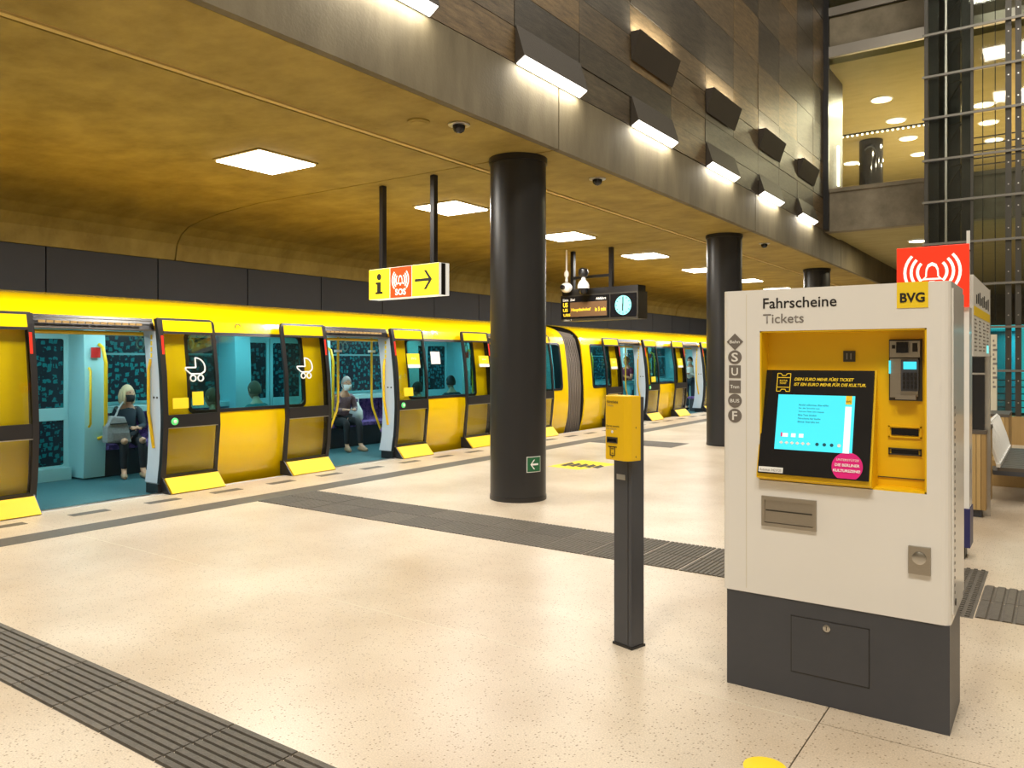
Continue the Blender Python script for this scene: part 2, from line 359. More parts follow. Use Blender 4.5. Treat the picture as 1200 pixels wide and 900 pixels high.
# ------------------------------------------------------------------ structure: train hall ceiling, tunnel wall
COLY = [7.65+6.95*k for k in range(-2, 6)]
JY = [7.54+6.95*k for k in range(-2, 6)]
cp = [(-5.98, 4.0), (-9.9, 4.0), (-10.8, 3.95), (-11.4, 3.88), (-11.75, 3.81), (-11.95, 3.70), (-12.07, 3.55), (-12.13, 3.29)]
ce = sroot('ceiling', 'ochre concrete ceiling of the platform hall')
ys = [-5]+JY[1:]+[45]
ys = sorted(set([-5]+[y for y in JY if -5 < y < 45]+[45]))
for a, b in zip(ys[:-1], ys[1:]):
    poly = [(x, a+.012, z) for x, z in cp]+[(-12.35, a+.012, 3.29), (-12.35, a+.012, 4.3), (-5.98, a+.012, 4.3)]
    mb = MB(); mb.prism(poly, (0, b-a-.024, 0)); o = mb.build('ceiling_slab', 'ochre_concrete', ce)
    for x0, x1 in ((-5.84, -4.705),):
        bx('ceiling_slab', 'ochre_concrete', ce, x0, x1, a+.012, b-.012, 4.0, 4.3)
bx('ceiling_backing', 'black_frame', ce, -12.3, -4.96, -5, 45, 4.31, 4.5)
for k, (a, b) in enumerate(zip(ys[:-1], ys[1:])):
    bx('track_channel', 'track_ochre', ce, -5.962, -5.858, a+.01, b-.01, 4.004, 4.2)
    bx('track_lip', 'track_ochre', ce, -5.88, -5.862, a+.01, b-.01, 3.988, 4.004)
wl = struct(bx('wall_left', 'black_frame', None, -12.6, -12.24, -5, 45, -1.2, 3.6), 'dark tunnel wall behind the train'); OFF[wl.name] = Vector()
pp = None
for k in range(28):
    if pp is None: o = pp = MB().box(-12.24, -12.17, .01, 1.73, -1.0, 3.6).build('wall_panel', 'black_panel', wl)
    else: o = pp.copy(); C.objects.link(o)
    o.location = (0, -5.0+1.74*k+.08, 0)
struct(bx('trim_4', 'dark_grey', None, -12.3, -8.98, -5, 45, -1.4, -1.1), 'track bed below the train')
struct(bx('wall_back', 'fair_concrete', None, -12.3, 8, -5.3, -5, -1.2, 13))
struct(bx('wall_right', 'fair_concrete', None, 8, 8.3, -5, 45, -.4, 13))
struct(bx('wall_front', 'fair_concrete', None, -12.3, 8, 45, 45.3, -1.2, 13))
struct(bx('trim_5', 'fair_concrete', None, -4.8, 8, -5, 19.7, 13, 13.3), 'roof slab over the atrium')
# beam above the columns
tb = sroot('trim_6', 'long concrete beam carrying the wall above the platform columns')
for a, b in zip(ys[:-1], ys[1:]):
    bx('beam_segment', 'beam_concrete', tb, -4.70, -4.62, a+.012, b-.012, 4.0, 4.70)
bx('beam_core', 'black_frame', tb, -4.95, -4.705, -5, 45, 4.32, 4.70)
# panelled wall
wa = struct(bx('wall_atrium', 'black_frame', None, -4.95, -4.68, -5, 19.6, 4.72, 13), 'panelled stone wall above the beam'); OFF[wa.name] = Vector()
rows = [4.705, 5.08, 5.46, 5.88, 6.30, 7.15, 8.0, 8.85, 9.7, 10.6, 11.5, 13]
for a, b in zip(rows[:-1], rows[1:]):
    first = None
    for k in range(-8, 10):
        y = 6.66+1.33*k
        if first is None: o = first = MB().box(-4.68, -4.62, .004, 1.326, a+.004, b-.004).build('wall_panel', 'stone_panel', wa)
        else: o = first.copy(); C.objects.link(o)
        o.location = (random.choice([0, 0, .004, .008]), y, 0)
bx('corner_frame', 'black_frame', wa, -4.62, -4.50, 19.56, 19.68, 4.7, 13)
# wall lamps
def wall_lamp(y, up, label, grp):
    z = 5.93 if up else 4.80
    t = thing('wall_lamp', label, 'lamp', (-4.61, y, z), 0, grp)
    s = 1 if up else -1
    pr = [(-4.61, y, z), (-4.47, y, z), (-4.60, y, z-.36)] if up else [(-4.61, y, z-.10), (-4.495, y, z-.035), (-4.60, y, z+.30)]
    MB().prism(pr, (0, 1.33, 0)).build('housing', 'stone_dark', t)
    if up:
        MB().box(-4.59, -4.485, y+.03, y+1.30, z, z+.008).build('diffuser', 'wall_lamp', t)
        a = area('wall_lamp_light', (0, 0, 0), .09, 1.25, 22, (1, .93, .78), (R(180), 0, 0)); a.parent = t; a.location = (.09, .665, .02)
    else:
        MB().prism([(-4.600, y+.02, z-.098), (-4.500, y+.02, z-.040), (-4.503, y+.02, z-.050), (-4.600, y+.02, z-.110)], (0, 1.29, 0)).build('diffuser', 'wall_lamp', t)
        a = area('wall_lamp_light', (0, 0, 0), .08, 1.25, 14, (1, .93, .78), (0, R(25), 0)); a.parent = t; a.location = (.075, .665, -.10)
nm = ['nearest', 'second', 'third', 'fourth', 'fifth', 'sixth', 'seventh', 'eighth', 'ninth', 'tenth']
for i, k in enumerate([-1, 0, 1, 2, 3, 4]):
    wall_lamp(6.66+2.66*k, False, '%s wedge lamp of the lower row, shining down on the beam' % ['nearest top-edge', 'second from camera,', 'third from camera,', 'fourth from camera,', 'fifth from camera,', 'farthest small'][i], 'wedge lamps shining down')
for i, k in enumerate([1, 2, 3, 4]):
    wall_lamp(6.66+2.66*k, True, '%s wedge lamp of the upper row, shining up the stone panels' % ['nearest', 'second', 'third', 'farthest'][i], 'wedge lamps shining up')
# ------------------------------------------------------------------ mezzanine and far cross beams
tm = sroot('trim_7', 'concrete mezzanine slab crossing behind the lift')
bx('mezzanine_beam', 'fair_concrete', tm, -4.62, 8, 19.7, 20.0, 4.67, 5.60)
bx('beam_coping', 'fair_concrete', tm, -4.62, 8, 19.66, 20.0, 5.60, 5.69)
bx('mezzanine_floor', 'terrazzo', tm, -9, 8, 20.0, 43.5, 5.2, 5.60)
bx('soffit_slab', 'mezz_concrete', tm, -4.62, 8, 20.0, 21.2, 4.67, 4.9)
bx('soffit_slab', 'mezz_concrete', tm, -4.62, 8, 21.23, 44, 4.70, 4.9)
tu = sroot('trim_8', 'upper concrete floor slab above the mezzanine')
bx('upper_beam', 'fair_concrete', tu, -4.62, 8, 19.7, 20.0, 9.08, 9.75)
bx('metal_fascia', 'brushed_steel', tu, -4.55, 8, 19.62, 19.72, 8.80, 9.05)
bx('metal_fascia', 'brushed_steel', tu, -4.55, 8, 19.62, 19.72, 9.78, 9.98)
bx('mezzanine_ceiling', 'mezz_concrete', tu, -10, 8, 20.0, 44, 8.75, 9.05)
bx('upper_room_wall', 'mezz_concrete', tu, -10, 8, 26, 26.3, 9.05, 13)
bx('mezzanine_end_wall', 'olive_concrete', tu, -10, 8, 43.5, 44, 5.6, 8.75)
bx('mezzanine_side_wall', 'olive_concrete', tu, -10.2, -10, 20.0, 44, 5.6, 13)
st2 = sroot('trim_9', 'short wall stub beside the mezzanine opening')
bx('wall_stub', 'stone_panel', st2, -4.85, -4.62, 19.72, 21.6, 4.7, 8.75)
wn = struct(MB().box(-4.50, -2.30, 19.63, 19.65, 5.70, 8.80).build('window_1', 'clear_glass'), 'large fixed pane over the mezzanine opening')
wn = struct(MB().box(-4.50, -2.30, 19.63, 19.65, 9.98, 13).build('window_2', 'clear_glass'), 'upper pane above the steel fascia')
tl = tag(MB().box(-4.60, -4.56, 20.9, 21.0, 6.0, 7.0).build('tube_lamp', 'mezz_lamp'), 'slim upright light strip on the stub wall of the mezzanine', 'lamp')
n = 0
def disc_lamp(x, y, z, r, m, label, power, grp):
    t = thing('ceiling_lamp', label, 'lamp', (x, y, z), 0, grp)
    MB().lathe([(r*1.12, 0), (r*1.12, -.02), (r, -.03)], (x, y, z), 20).build('lamp_ring', 'white_plain', t)
    MB().lathe([(r*.95, -.028), (r*.95, -.04), (r*.4, -.045)], (x, y, z), 20).build('diffuser', m, t)
    if power:
        a = area('ceiling_lamp_light', (0, 0, 0), r*1.4, r*1.4, power, (1, .87, .58)); a.parent = t; a.location = (0, 0, -.06)
for j, y in enumerate([23.4, 25.7, 28.0, 30.4]):
    disc_lamp(-4.0, y, 8.75, .26, 'mezz_lamp', '%s round lamp in the mezzanine ceiling row left of the lift' % ['nearest', 'second', 'third', 'fourth'][j], 190, 'round lamps in the mezzanine ceiling')
disc_lamp(-6.2, 30.4, 8.75, .26, 'mezz_lamp', 'round mezzanine ceiling lamp seen left of the black column', 190, 'round lamps in the mezzanine ceiling')
for j, y in enumerate([25.5, 27.5, 29.8]):
    disc_lamp(-1.75, y, 8.75, .26, 'mezz_lamp', '%s round mezzanine ceiling lamp seen through the lift shaft' % ['nearest', 'middle', 'farthest'][j], 190, 'round lamps in the mezzanine ceiling')
disc_lamp(-3.0, 22.6, 4.70, .22, 'mezz_lamp', 'round lamp in the soffit under the mezzanine, above the red sign', 110, None)
mc = thing('round_column', 'black round column standing on the mezzanine floor', 'column', (-5.05, 27.7, 5.6), 0, 'round black columns')
MB().lathe([(.36, 5.6), (.36, 8.74)], (-5.05, 27.7, 0), 32).build('shaft', 'black_gloss', mc)
MB().lathe([(.38, 5.6), (.38, 5.65)], (-5.05, 27.7, 0), 32).build('base_ring', 'dark_steel', mc)
gl = thing('reflection_dots', 'dotted row of tiny glowing dots, added for a reflection, across the mezzanine ceiling', 'lights', (-6, 26.5, 8.7))  # glowing dots on a strip, added to stand in for a reflection
MB().box(-6.2, -2.4, 26.48, 26.52, 8.70, 8.75).build('dot_strip', 'dark_steel', gl)
for k in range(26):
    x = -6.1+.145*k; MB().lathe([(.03, 8.66), (.03, 8.70)], (x, 26.5, 0), 8).build('reflection_dot', 'mezz_lamp', gl)
# ------------------------------------------------------------------ columns
for i, y in enumerate(COLY):
    if y < 5: continue
    lab = ['large black round column in front of the train, nearest to camera', 'black round column just left of the ticket machine', 'black round column showing its top above the ticket machine'][i-2] if i-2 < 3 else 'black round column far down the platform'
    t = thing('round_column', lab, 'column', (-5.25, y, 0), 0, 'round black columns')
    MB().lathe([(.33, 0.0), (.33, 3.93)], (-5.25, y, 0), 48).build('shaft', 'black_paint', t)
    MB().lathe([(.345, 3.93), (.345, 3.998)], (-5.25, y, 0), 48).build('collar', 'black_frame', t)
    MB().lathe([(.336, 0.0), (.336, .05)], (-5.25, y, 0), 48).build('base_ring', 'black_frame', t)
# small green exit sign on near column (bent around the shaft)
es = thing('exit_sign', 'small green exit sign with white arrow on the big column', 'sign', (-5.25, 7.65, .35))
def onshaft(name, m, r, a0, a1, z0, z1, n=8):
    mb = MB(); vs = []
    for i in range(n+1):
        a = a0+(a1-a0)*i/n
        for rr in (r, r+.003):
            for z in (z0, z1): vs.append((-5.25+rr*math.cos(a), 7.65+rr*math.sin(a), z))
    fs = []
    for i in range(n):
        k = i*4; fs += [(k+2, k+6, k+7, k+3), (k, k+1, k+5, k+4), (k, k+4, k+6, k+2), (k+1, k+3, k+7, k+5)]
    fs += [(0, 2, 3, 1), (n*4, n*4+1, n*4+3, n*4+2)]
    mb.add(vs, fs); return mb.build(name, m, es)
a_c = R(-22)
onshaft('border', 'white_plain', .331, a_c-.29, a_c+.29, .345, .525); onshaft('plate', 'green_sign', .3335, a_c-.265, a_c+.265, .353, .517)
onshaft('arrow_shaft', 'white_letter', .3365, a_c-.12, a_c+.16, .425, .445)
def arr(sgn):
    mb = MB(); pts = []
    for a, z in ((a_c-.16, .435), (a_c-.12, .435), (a_c+.02, .435+.055*sgn), (a_c-.03, .435+.055*sgn)): pts.append((-5.25+.3395*math.cos(a), 7.65+.3395*math.sin(a), z))
    mb.prism(pts, (.002*math.cos(a_c), .002*math.sin(a_c), 0)).build('arrow_head', 'white_letter', es)
arr(1); arr(-1)
# ------------------------------------------------------------------ hall ceiling lights
labs = ['square ceiling light at the left picture edge, over the train', 'big square ceiling light above the first open train door', 'square ceiling light behind the hanging yellow sign', 'square ceiling light right of the large column', 'square ceiling light above the departure board', 'small square ceiling light just left of the second column', 'small square ceiling light between the second column and the ticket machine', 'far square ceiling light behind the ticket machine, third from the end', 'far square ceiling light behind the ticket machine, second from the end', 'farthest square ceiling light of the row behind the ticket machine']
for k in range(-1, 9):
    y = 5.99+3.475*k; x = -7.75
    t = thing('ceiling_light', labs[k+1], 'lamp', (x, y, 4), 0, 'square ceiling lights')
    MB().box(x-.43, x+.43, y-.43, y+.43, 3.985, 3.999).build('frame', 'ochre_concrete', t)
    MB().box(x-.40, x+.40, y-.40, y+.40, 3.965, 3.986).build('diffuser', 'lamp_panel', t)
    a = area('ceiling_light_lamp', (0, 0, 0), .8, .8, 125, (1, .95, .87)); a.parent = t; a.location = (0, 0, -.045)
def smoke(x, y, label, dome=True):
    t = thing('dome_camera' if dome else 'ceiling_speaker', label, 'camera' if dome else 'speaker', (x, y, 4))
    MB().lathe([(.11, 4.0), (.11, 3.985), (.09, 3.98)], (x, y, 0), 24).build('ring', 'steel' if dome else 'ochre_concrete', t)
    if dome: MB().lathe([(.065, 3.98), (.062, 3.95), (.05, 3.925), (.025, 3.91), (.004, 3.905)], (x, y, 0), 20).build('dome', 'black_gloss', t)
    else: MB().lathe([(.08, 3.98), (.08, 3.975)], (x, y, 0), 24).build('grille', 'ochre_concrete', t)
smoke(-4.94, 6.15, 'dome camera in the ceiling nearest to camera, left of the large column')
smoke(-4.95, 9.04, 'dome camera in the ceiling between the two columns')
smoke(-4.95, 16.1, 'small dark dome camera in the ceiling above the ticket machine')
smoke(-5.21, 5.85, 'flat round speaker cover in the ceiling beside the nearest dome camera', False)
# ------------------------------------------------------------------ hanging i / SOS sign
sg = thing('hanging_sign', 'hanging yellow and red information and SOS sign with arrow', 'sign', (-7.08, 7.66, 2.45), R(-5.6), local=True)
W = 1.36; H = .41
MB().box(-W/2, W/2, -.02, .16, 0, H).build('casing', 'sign_white', sg)
MB().box(W/2-.001, W/2+.006, .02, .09, .005, H-.005).build('edge_strip', 'black_frame', sg)
UX = (1, 0, 0); UZ = (0, 0, 1)
MB().box(-W/2, -W/2+.42, -.026, -.02, .005, H-.005).build('yellow_panel', 'sign_yellow', sg)
MB().box(-W/2+.435, -W/2+.85, -.026, -.02, .005, H-.005).build('red_panel', 'sign_red', sg)
MB().box(-W/2+.865, W/2, -.026, -.02, .005, H-.005).build('yellow_panel', 'sign_yellow', sg)
mb = MB(); x = -W/2+.21
mb.prism([(x+a, -.027, .30+b) for a, b in ngon(.045, 16)], (0, -.003, 0))
mb.box(x-.04, x+.035, -.03, -.027, .08, .23).box(x-.07, x+.0, -.03, -.027, .20, .23).box(x-.075, x+.075, -.03, -.027, .07, .10)
mb.build('letter', 'black_letter', sg)
bell('bell_symbol', 'sign_white', sg, (-W/2+.642, -.028, .235), UX, UZ, .235)
text('SOS', 'sign_white', sg, (-W/2+.54, -.028, .035), width=.21, height=.085, bold=.03)
mb = MB(); x0 = -W/2+.92
mb.box(x0, x0+.29, -.03, -.027, .19, .225)
mb.prism([(x0+.32, -.027, .2075), (x0+.275, -.027, .2075), (x0+.17, -.027, .33), (x0+.215, -.027, .33)], (0, -.003, 0))
mb.prism([(x0+.32, -.027, .2075), (x0+.275, -.027, .2075), (x0+.17, -.027, .085), (x0+.215, -.027, .085)], (0, -.003, 0))
mb.build('arrow', 'black_letter', sg)
for px in (-.50, .50): MB().box(px-.035, px+.035, .03, .10, H, 1.545).build('post', 'black_frame', sg)
# ------------------------------------------------------------------ departure display with clock
dp = thing('departure_board', 'hanging black departure board with amber text and round clock', 'display', (-8.0, 14.63, 2.46), R(-7.5), local=True)
W = 2.0; H = .56
MB().box(-W/2, W/2, 0, .35, 0, H).build('casing', 'dark_steel', dp)
MB().box(-W/2, W/2-.03, .05, .33, H, H+.13).build('top_housing', 'black_frame', dp)
MB().box(-W/2+.02, W/2-.70, -.012, 0, .05, H-.03).build('display_window', 'black_gloss', dp)
MB().box(W/2-.67, W/2-.03, -.012, 0, .05, H-.03).build('clock_window', 'black_gloss', dp)
MB().box(-W/2+.27, W/2-.76, -.016, -.012, .09, .40).build('amber_field', 'led_field', dp)
text('Linie  Ziel', 'white_letter', dp, (-W/2+.08, -.018, .43), width=.32, height=.055, bold=.02)
text('Abfahrt', 'white_letter', dp, (W/2-1.04, -.018, .43), width=.27, height=.055, bold=.02)
text('U5', 'led_amber', dp, (-W/2+.08, -.018, .30), width=.13, height=.10, bold=.04)
text('U5\n', 'led_amber', dp, (-W/2+.08, -.018, .20), width=.13, height=.07, bold=.04)
text('U55', 'led_amber', dp, (-W/2+.09, -.018, .10), width=.19, height=.06, bold=.04)
text('Hauptbahnhof', 'led_amber', dp, (-W/2+.31, -.020, .19), width=.52, height=.085, bold=.03)
text('in 5 min', 'led_amber', dp, (-W/2+.94, -.020, .19), width=.28, height=.085, bold=.03)
text('Gleis 2', 'white_letter', dp, (-W/2+.09, -.004, .005), width=.22, height=.035)
cx = W/2-.35; cz = .285
MB().prism([(cx+a, -.013, cz+b) for a, b in ngon(.20, 32)], (0, -.004, 0)).build('clock_face', 'clock_cyan', dp)
mb = MB()
for k in range(12):
    a = k*math.pi/6; u = Vector((math.sin(a), 0, math.cos(a))); q = Vector((math.cos(a), 0, -math.sin(a))); O = Vector((cx, -.018, cz))
    mb.prism([O+u*.15-q*.010, O+u*.15+q*.010, O+u*.185+q*.010, O+u*.185-q*.010], (0, -.002, 0))
mb.build('hour_marks', 'black_letter', dp)
MB().box(cx-.012, cx+.012, -.024, -.020, cz-.03, cz+.16).build('minute_hand', 'black_letter', dp)
MB().box(cx-.016, cx+.010, -.028, -.024, cz-.12, cz+.03).build('hour_hand', 'black_letter', dp)
for px in (-.80, .22): MB().box(px-.04, px+.04, .14, .22, H+.13, 1.535).build('post', 'black_frame', dp)
MB().box(-.80, .22, .15, .21, H+.36, H+.42).build('crossbar', 'black_frame', dp)
c1 = thing('surveillance_camera', 'white dome camera hanging from the crossbar of the departure board', 'camera', (-8.22, 14.45, 3.0), local=True)
MB().lathe([(.05, .55), (.10, .52), (.11, .45), (.09, .38), (.05, .36)], (0, -.05, 0), 16).build('mount', 'black_frame', c1)
MB().lathe([(.03, .37), (.05, .30), (.10, .25), (.125, .18), (.12, .12)], (0, -.05, 0), 16).build('housing', 'white_paint', c1)
MB().lathe([(.11, .12), (.105, .06), (.07, .01), (.004, -.01)], (0, -.05, 0), 16).build('dome', 'black_gloss', c1)
c2 = thing('surveillance_camera', 'white ball camera on a thin ceiling rod left of the departure board', 'camera', (-8.75, 14.6, 3.0), local=True)
MB().lathe([(.02, .995), (.02, .55), (.05, .50), (.05, .44), (.025, .40), (.03, .30)], (0, 0, 0), 12).build('rod', 'white_paint', c2)
mb = MB(); mb.smooth = True; mb.lathe([(.004, -.13), (.07, -.115), (.105, -.06), (.115, 0), (.10, .07), (.055, .115), (.004, .13)], (0, 0, .18), 20, 'x'); mb.build('ball', 'white_paint', c2)
MB().lathe([(.05, 0), (.05, .13), (.03, .14)], (-.02, -.02, .18), 16, 'y').build('lens', 'black_gloss', c2)
# ------------------------------------------------------------------ train
def interp(pts):
    def f(z):
        if z <= pts[0][0]: return pts[0][1]
        for (a, xa), (b, xb) in zip(pts[:-1], pts[1:]):
            if z <= b: return xa+(xb-xa)*(z-a)/(b-a)
        return pts[-1][1]
    return f
BX = interp([(-.35, -9.24), (0, -9.15), (.15, -9.10), (.35, -9.055), (.65, -9.03), (.95, -9.03), (1.4, -9.06), (1.95, -9.13), (2.12, -9.19), (2.22, -9.27), (2.30, -9.38), (2.36, -9.54), (2.40, -9.72), (2.43, -9.95)])
LX = interp([(.15, -8.99), (.4, -8.94), (.8, -8.915), (.95, -8.915), (1.4, -8.945), (1.95, -9.02), (2.12, -9.06), (2.2, -9.09)])
def rr(y0, y1, z0, z1, rs, n=5):
    """rounded rect in (y,z): rs = radii for bl, br, tr, tl"""
    out = []
    for (cy, cz, a0, r) in ((y0, z0, math.pi, rs[0]), (y1, z0, 1.5*math.pi, rs[1]), (y1, z1, 0, rs[2]), (y0, z1, .5*math.pi, rs[3])):
        oy = cy+(r if cy == y0 else -r); oz = cz+(r if cz == z0 else -r)
        for i in range(n+1): out.append((oy+r*math.cos(a0+.5*math.pi*i/n), oz+r*math.sin(a0+.5*math.pi*i/n)))
        # samples along the next side keep the ring on the curved skin
        nxt = {0: (y1, z0), 1: (y1, z1), 2: (y0, z1), 3: (y0, z0)}
    return out
def densify(path, k):
    out = []; n = len(path)
    for i in range(n):
        a = path[i]; b = path[(i+1) % n]
        for j in range(k): out.append((a[0]+(b[0]-a[0])*j/k, a[1]+(b[1]-a[1])*j/k))
    return out
def ring(mb, outer, inner, xf, t0, t1):
    o = densify(outer, 3); i_ = densify(inner, 3); n = len(o); vs = []
    for a, b in zip(o, i_):
        vs += [(xf(a[1])+t1, a[0], a[1]), (xf(b[1])+t1, b[0], b[1]), (xf(b[1])+t0, b[0], b[1]), (xf(a[1])+t0, a[0], a[1])]
    fs = []
    for k in range(n):
        p = k*4; q = ((k+1) % n)*4
        for j in range(4): fs.append((p+j, p+(j+1) % 4, q+(j+1) % 4, q+j))
    mb.add(vs, fs)
def stroller(parent, y, z, s, mirror=1):
    """pram pictogram of white strokes on the pane"""
    mb = MB(); 
    def P(a, b): zz = z+b*s; return (LX(zz)+.007, y+a*s*mirror, zz)
    def st(pts, closed=False):
        for i in range(len(pts)-(0 if closed else 1)): 
            a = pts[i]; b = pts[(i+1) % len(pts)]; mb.tube([P(*a), P(*b)], .0095, 6)
    body = [(-.95, .10), (0.05, .10), (.05, .95)]+[(.05+.90*math.sin(t), .10+.85*math.cos(t)) for t in (.25, .55, .85, 1.15, 1.45, 1.75, 2.0)]+[(.55, -.45), (-.45, -.45), (-.92, -.1), (-.95, .10)]
    st(body)
    for cx in (-.28, .45): st([(cx+.26*math.cos(t*math.pi/7), -.82+.26*math.sin(t*math.pi/7)) for t in range(14)], True)
    return mb.build('pram_symbol', 'white_letter', parent)
def leaf(car, y0, y1, side, pram=False, sticker=None, button=False, small=None):
    """open plug door leaf standing proud of the body; side=+1 leaf right of its opening"""
    f = MB()
    ro = (0.001, .001, .07, .001) if side > 0 else (.001, .001, .001, .07)
    ri = (0.001, .001, .05, .001) if side > 0 else (.001, .001, .001, .05)
    ring(f, rr(y0, y1, .15, 2.15, ro), rr(y0+.055, y1-.045, .22, 2.12, ri), LX, -.035, 0)
    f.slab(LX, y0+.05, y1-.04, .80, .955, .035); f.slab(LX, y0+.05, y1-.04, 1.955, 1.985, .035)
    e = y0 if side > 0 else y1
    f.slab(lambda z: LX(z)+.004, e-.02 if side > 0 else e-.045, e+.045 if side > 0 else e+.02, .0, 2.14, .06)
    lf = f.build('door_leaf', 'black_frame', car)
    MB().slab(LX, y0+.055, y1-.045, 1.985, 2.12, .03).build('top_panel', 'train_yellow', lf)
    MB().slab(lambda z: LX(z)-.012, y0+.05, y1-.04, .95, 1.96, .008).build('upper_pane', 'tinted_glass', lf)
    MB().slab(lambda z: LX(z)-.012, y0+.05, y1-.04, .21, .81, .008).build('lower_pane', 'tinted_glass', lf)
    s = MB(); s.slab(lambda z: LX(z)-.002, y0+.05, y1-.04, .925, .935, .02); s.slab(lambda z: LX(z)+.003, y0+.05, y1-.04, .79, .797, .02); s.build('trim_line', 'steel', lf)
    # flared yellow flap, dark cheeks
    MB().prism([(-8.985, y0+.03, .17), (-8.955, y0+.03, .185), (-8.79, y0+.03, .012), (-8.82, y0+.03, .0)], (0, y1-y0-.04, 0)).build('flap', 'flap_yellow', lf)
    for yy in (y0+.0, y1-.012): MB().prism([(-9.06, yy, .20), (-8.975, yy, .20), (-8.80, yy, .005), (-9.06, yy, .005)], (0, .012, 0)).build('cheek', 'black_frame', lf)
    ye = y0+.085 if side > 0 else y1-.085
    MB().slab(lambda z: LX(z)+.006, ye-.075 if side > 0 else ye+.045, ye-.045 if side > 0 else ye+.075, 1.70, 1.93, .02).build('warning_light', 'red_lens', lf)
    if pram: stroller(lf, (y0+y1)/2+.05*side, 1.52, .145)
    if sticker:
        a, z0, w_, h_ = sticker
        MB().slab(lambda z: LX(z)+.002, a, a+w_, z0, z0+h_, .012).build('notice', 'sticker_yellow', lf)
        MB().slab(lambda z: LX(z)+.003, a, a+w_, z0-.06, z0, .012).build('notice_foot', 'white_plain', lf)
        text('BVG', 'white_letter', lf, (LX(z0+h_*.5)+.004, a+w_*.3, z0+h_*.45), (0, 1, 0), UZ, width=w_*.4, height=h_*.2)
    if small:
        for (a, z0, w_, h_) in small: MB().slab(lambda z: LX(z)+.002, a, a+w_, z0, z0+h_, .012).build('small_sticker', 'sticker_yellow', lf)
    if button:
        c = (LX(.875), y0+.13, .875)
        MB().lathe([(.045, 0), (.045, .012), (.036, .016)], c, 20, 'x').build('button_ring', 'green_lit', lf)
        MB().lathe([(.024, .016), (.020, .022)], c, 16, 'x').build('button', 'white_plain', lf)
    return lf
def car(y0, y1, doors, label, details):
    t = thing('train_car', label, 'train', (-10.1, y0, 0), 0, 'cars of the yellow underground train')
    HW = .715
    # --- side skin
    ops = [(c-HW, c+HW) for c in doors]; segs = []
    e = y0
    for a, b in ops: segs.append((e, a)); e = b
    segs.append((e, y1))
    sk = MB(); sk.smooth = True
    sk.slab(BX, y0, y1, 2.13, 2.43, .03, .035)
    wins = []
    for i, (a, b) in enumerate(segs):
        if i == 0: wa_, wb = max(a+.42, b-1.35 if b-a > 1.6 else a+.4), b-.42
        elif i == len(segs)-1: wa_, wb = a+.42, min(b-.26, a+1.72)
        else: wa_, wb = a+.42, b-.42
        if b-a < 1.2: wa_ = None
        if wa_ is None: sk.slab(BX, a, b, -.35, 2.13, .03); continue
        sk.slab(BX, a, b, -.35, .98, .03); sk.slab(BX, a, b, 1.96, 2.13, .03)
        sk.slab(BX, a, wa_, .98, 1.96, .03); sk.slab(BX, wb, b, .98, 1.96, .03); wins.append((wa_, wb))
    sk.build('side_skin', 'train_yellow', t)
    r = MB(); r.smooth = True
    r.add([(x, y, z) for x, z in ((-9.95, 2.43), (-10.2, 2.46), (-10.5, 2.43), (-10.9, 2.35), (-11.3, 2.1)) for y in (y0, y1)], [(2*i, 2*i+1, 2*i+3, 2*i+2) for i in range(4)])
    r.build('roof', 'train_yellow', t)
    for (a, b) in wins:
        m = MB(); ring(m, rr(a-.035, b+.035, .945, 1.995, (.09,)*4), rr(a+.01, b-.01, .99, 1.95, (.07,)*4), BX, -.035, .006)
        fr = m.build('window_frame', 'black_frame', t)
        MB().slab(lambda z: BX(z)-.018, a, b, .98, 1.96, .006).build('pane', 'teal_glass', fr)
    # --- header, sill, jambs at each opening
    for c in doors:
        a, b = c-HW, c+HW
        h = MB(); h.slab(lambda z: BX(z)+.01, a, b, 1.99, 2.14, .30); hd = h.build('door_header', 'black_frame', t)
        m = MB()
        for k in range(14): m.box(-9.125, -9.112, a+.08+.085*k, a+.15+.085*k, 2.045, 2.072)
        m.build('track_slots', 'wood_mid', hd)
        MB().box(-9.13, -9.118, a+.04, b-.04, 2.10, 2.108).box(-9.12, -9.10, a, b, 1.985, 2.0).build('track_rail', 'steel', hd)
        MB().box(-9.02, -8.955, a, b, -.06, .014).build('door_sill', 'steel', t); MB().box(-9.18, -9.02, a, b, -.12, -.002).build('door_threshold', 'train_floor', t)
        j = MB().slab(lambda z: BX(z)+.05, b-.012, b+.03, .12, 1.99, .27).build('jamb', 'jamb_white', t)
        q = MB(); q.lathe([(.014, 0), (.014, .004)], (-9.12, b-.017, 1.17), 10, 'y'); q.lathe([(.014, 0), (.014, .004)], (-9.05, b-.017, 1.17), 10, 'y'); q.build('latch_hole', 'black_letter', j)
        m = MB()
        for k in range(4): m.box(-9.20, -9.165, b-.016, b-.010, 1.66+.075*k, 1.715+.075*k)
        m.build('yellow_mark', 'sticker_yellow', j)
        MB().box(-9.24, -8.98, b-.05, b+.03, .0, .12).build('lower_guide', 'black_frame', t)
        MB().slab(lambda z: BX(z)+.045, a-.05, a, .0, 1.99, .27).build('jamb', 'black_frame', t)
    # --- interior
    MB().box(-11.35, -9.18, y0, y1, -.12, -.002).build('car_floor', 'train_floor', t)
    MB().box(-11.3, -9.35, y0, y1, 2.17, 2.20).build('car_ceiling', 'teal_wall', t)
    fw = MB().box(-11.38, -11.30, y0, y1, -.3, 2.2).build('far_wall', 'teal_wall', t)
    edges = [y0]+[v for c in doors for v in (c-HW, c+HW)]+[y1]
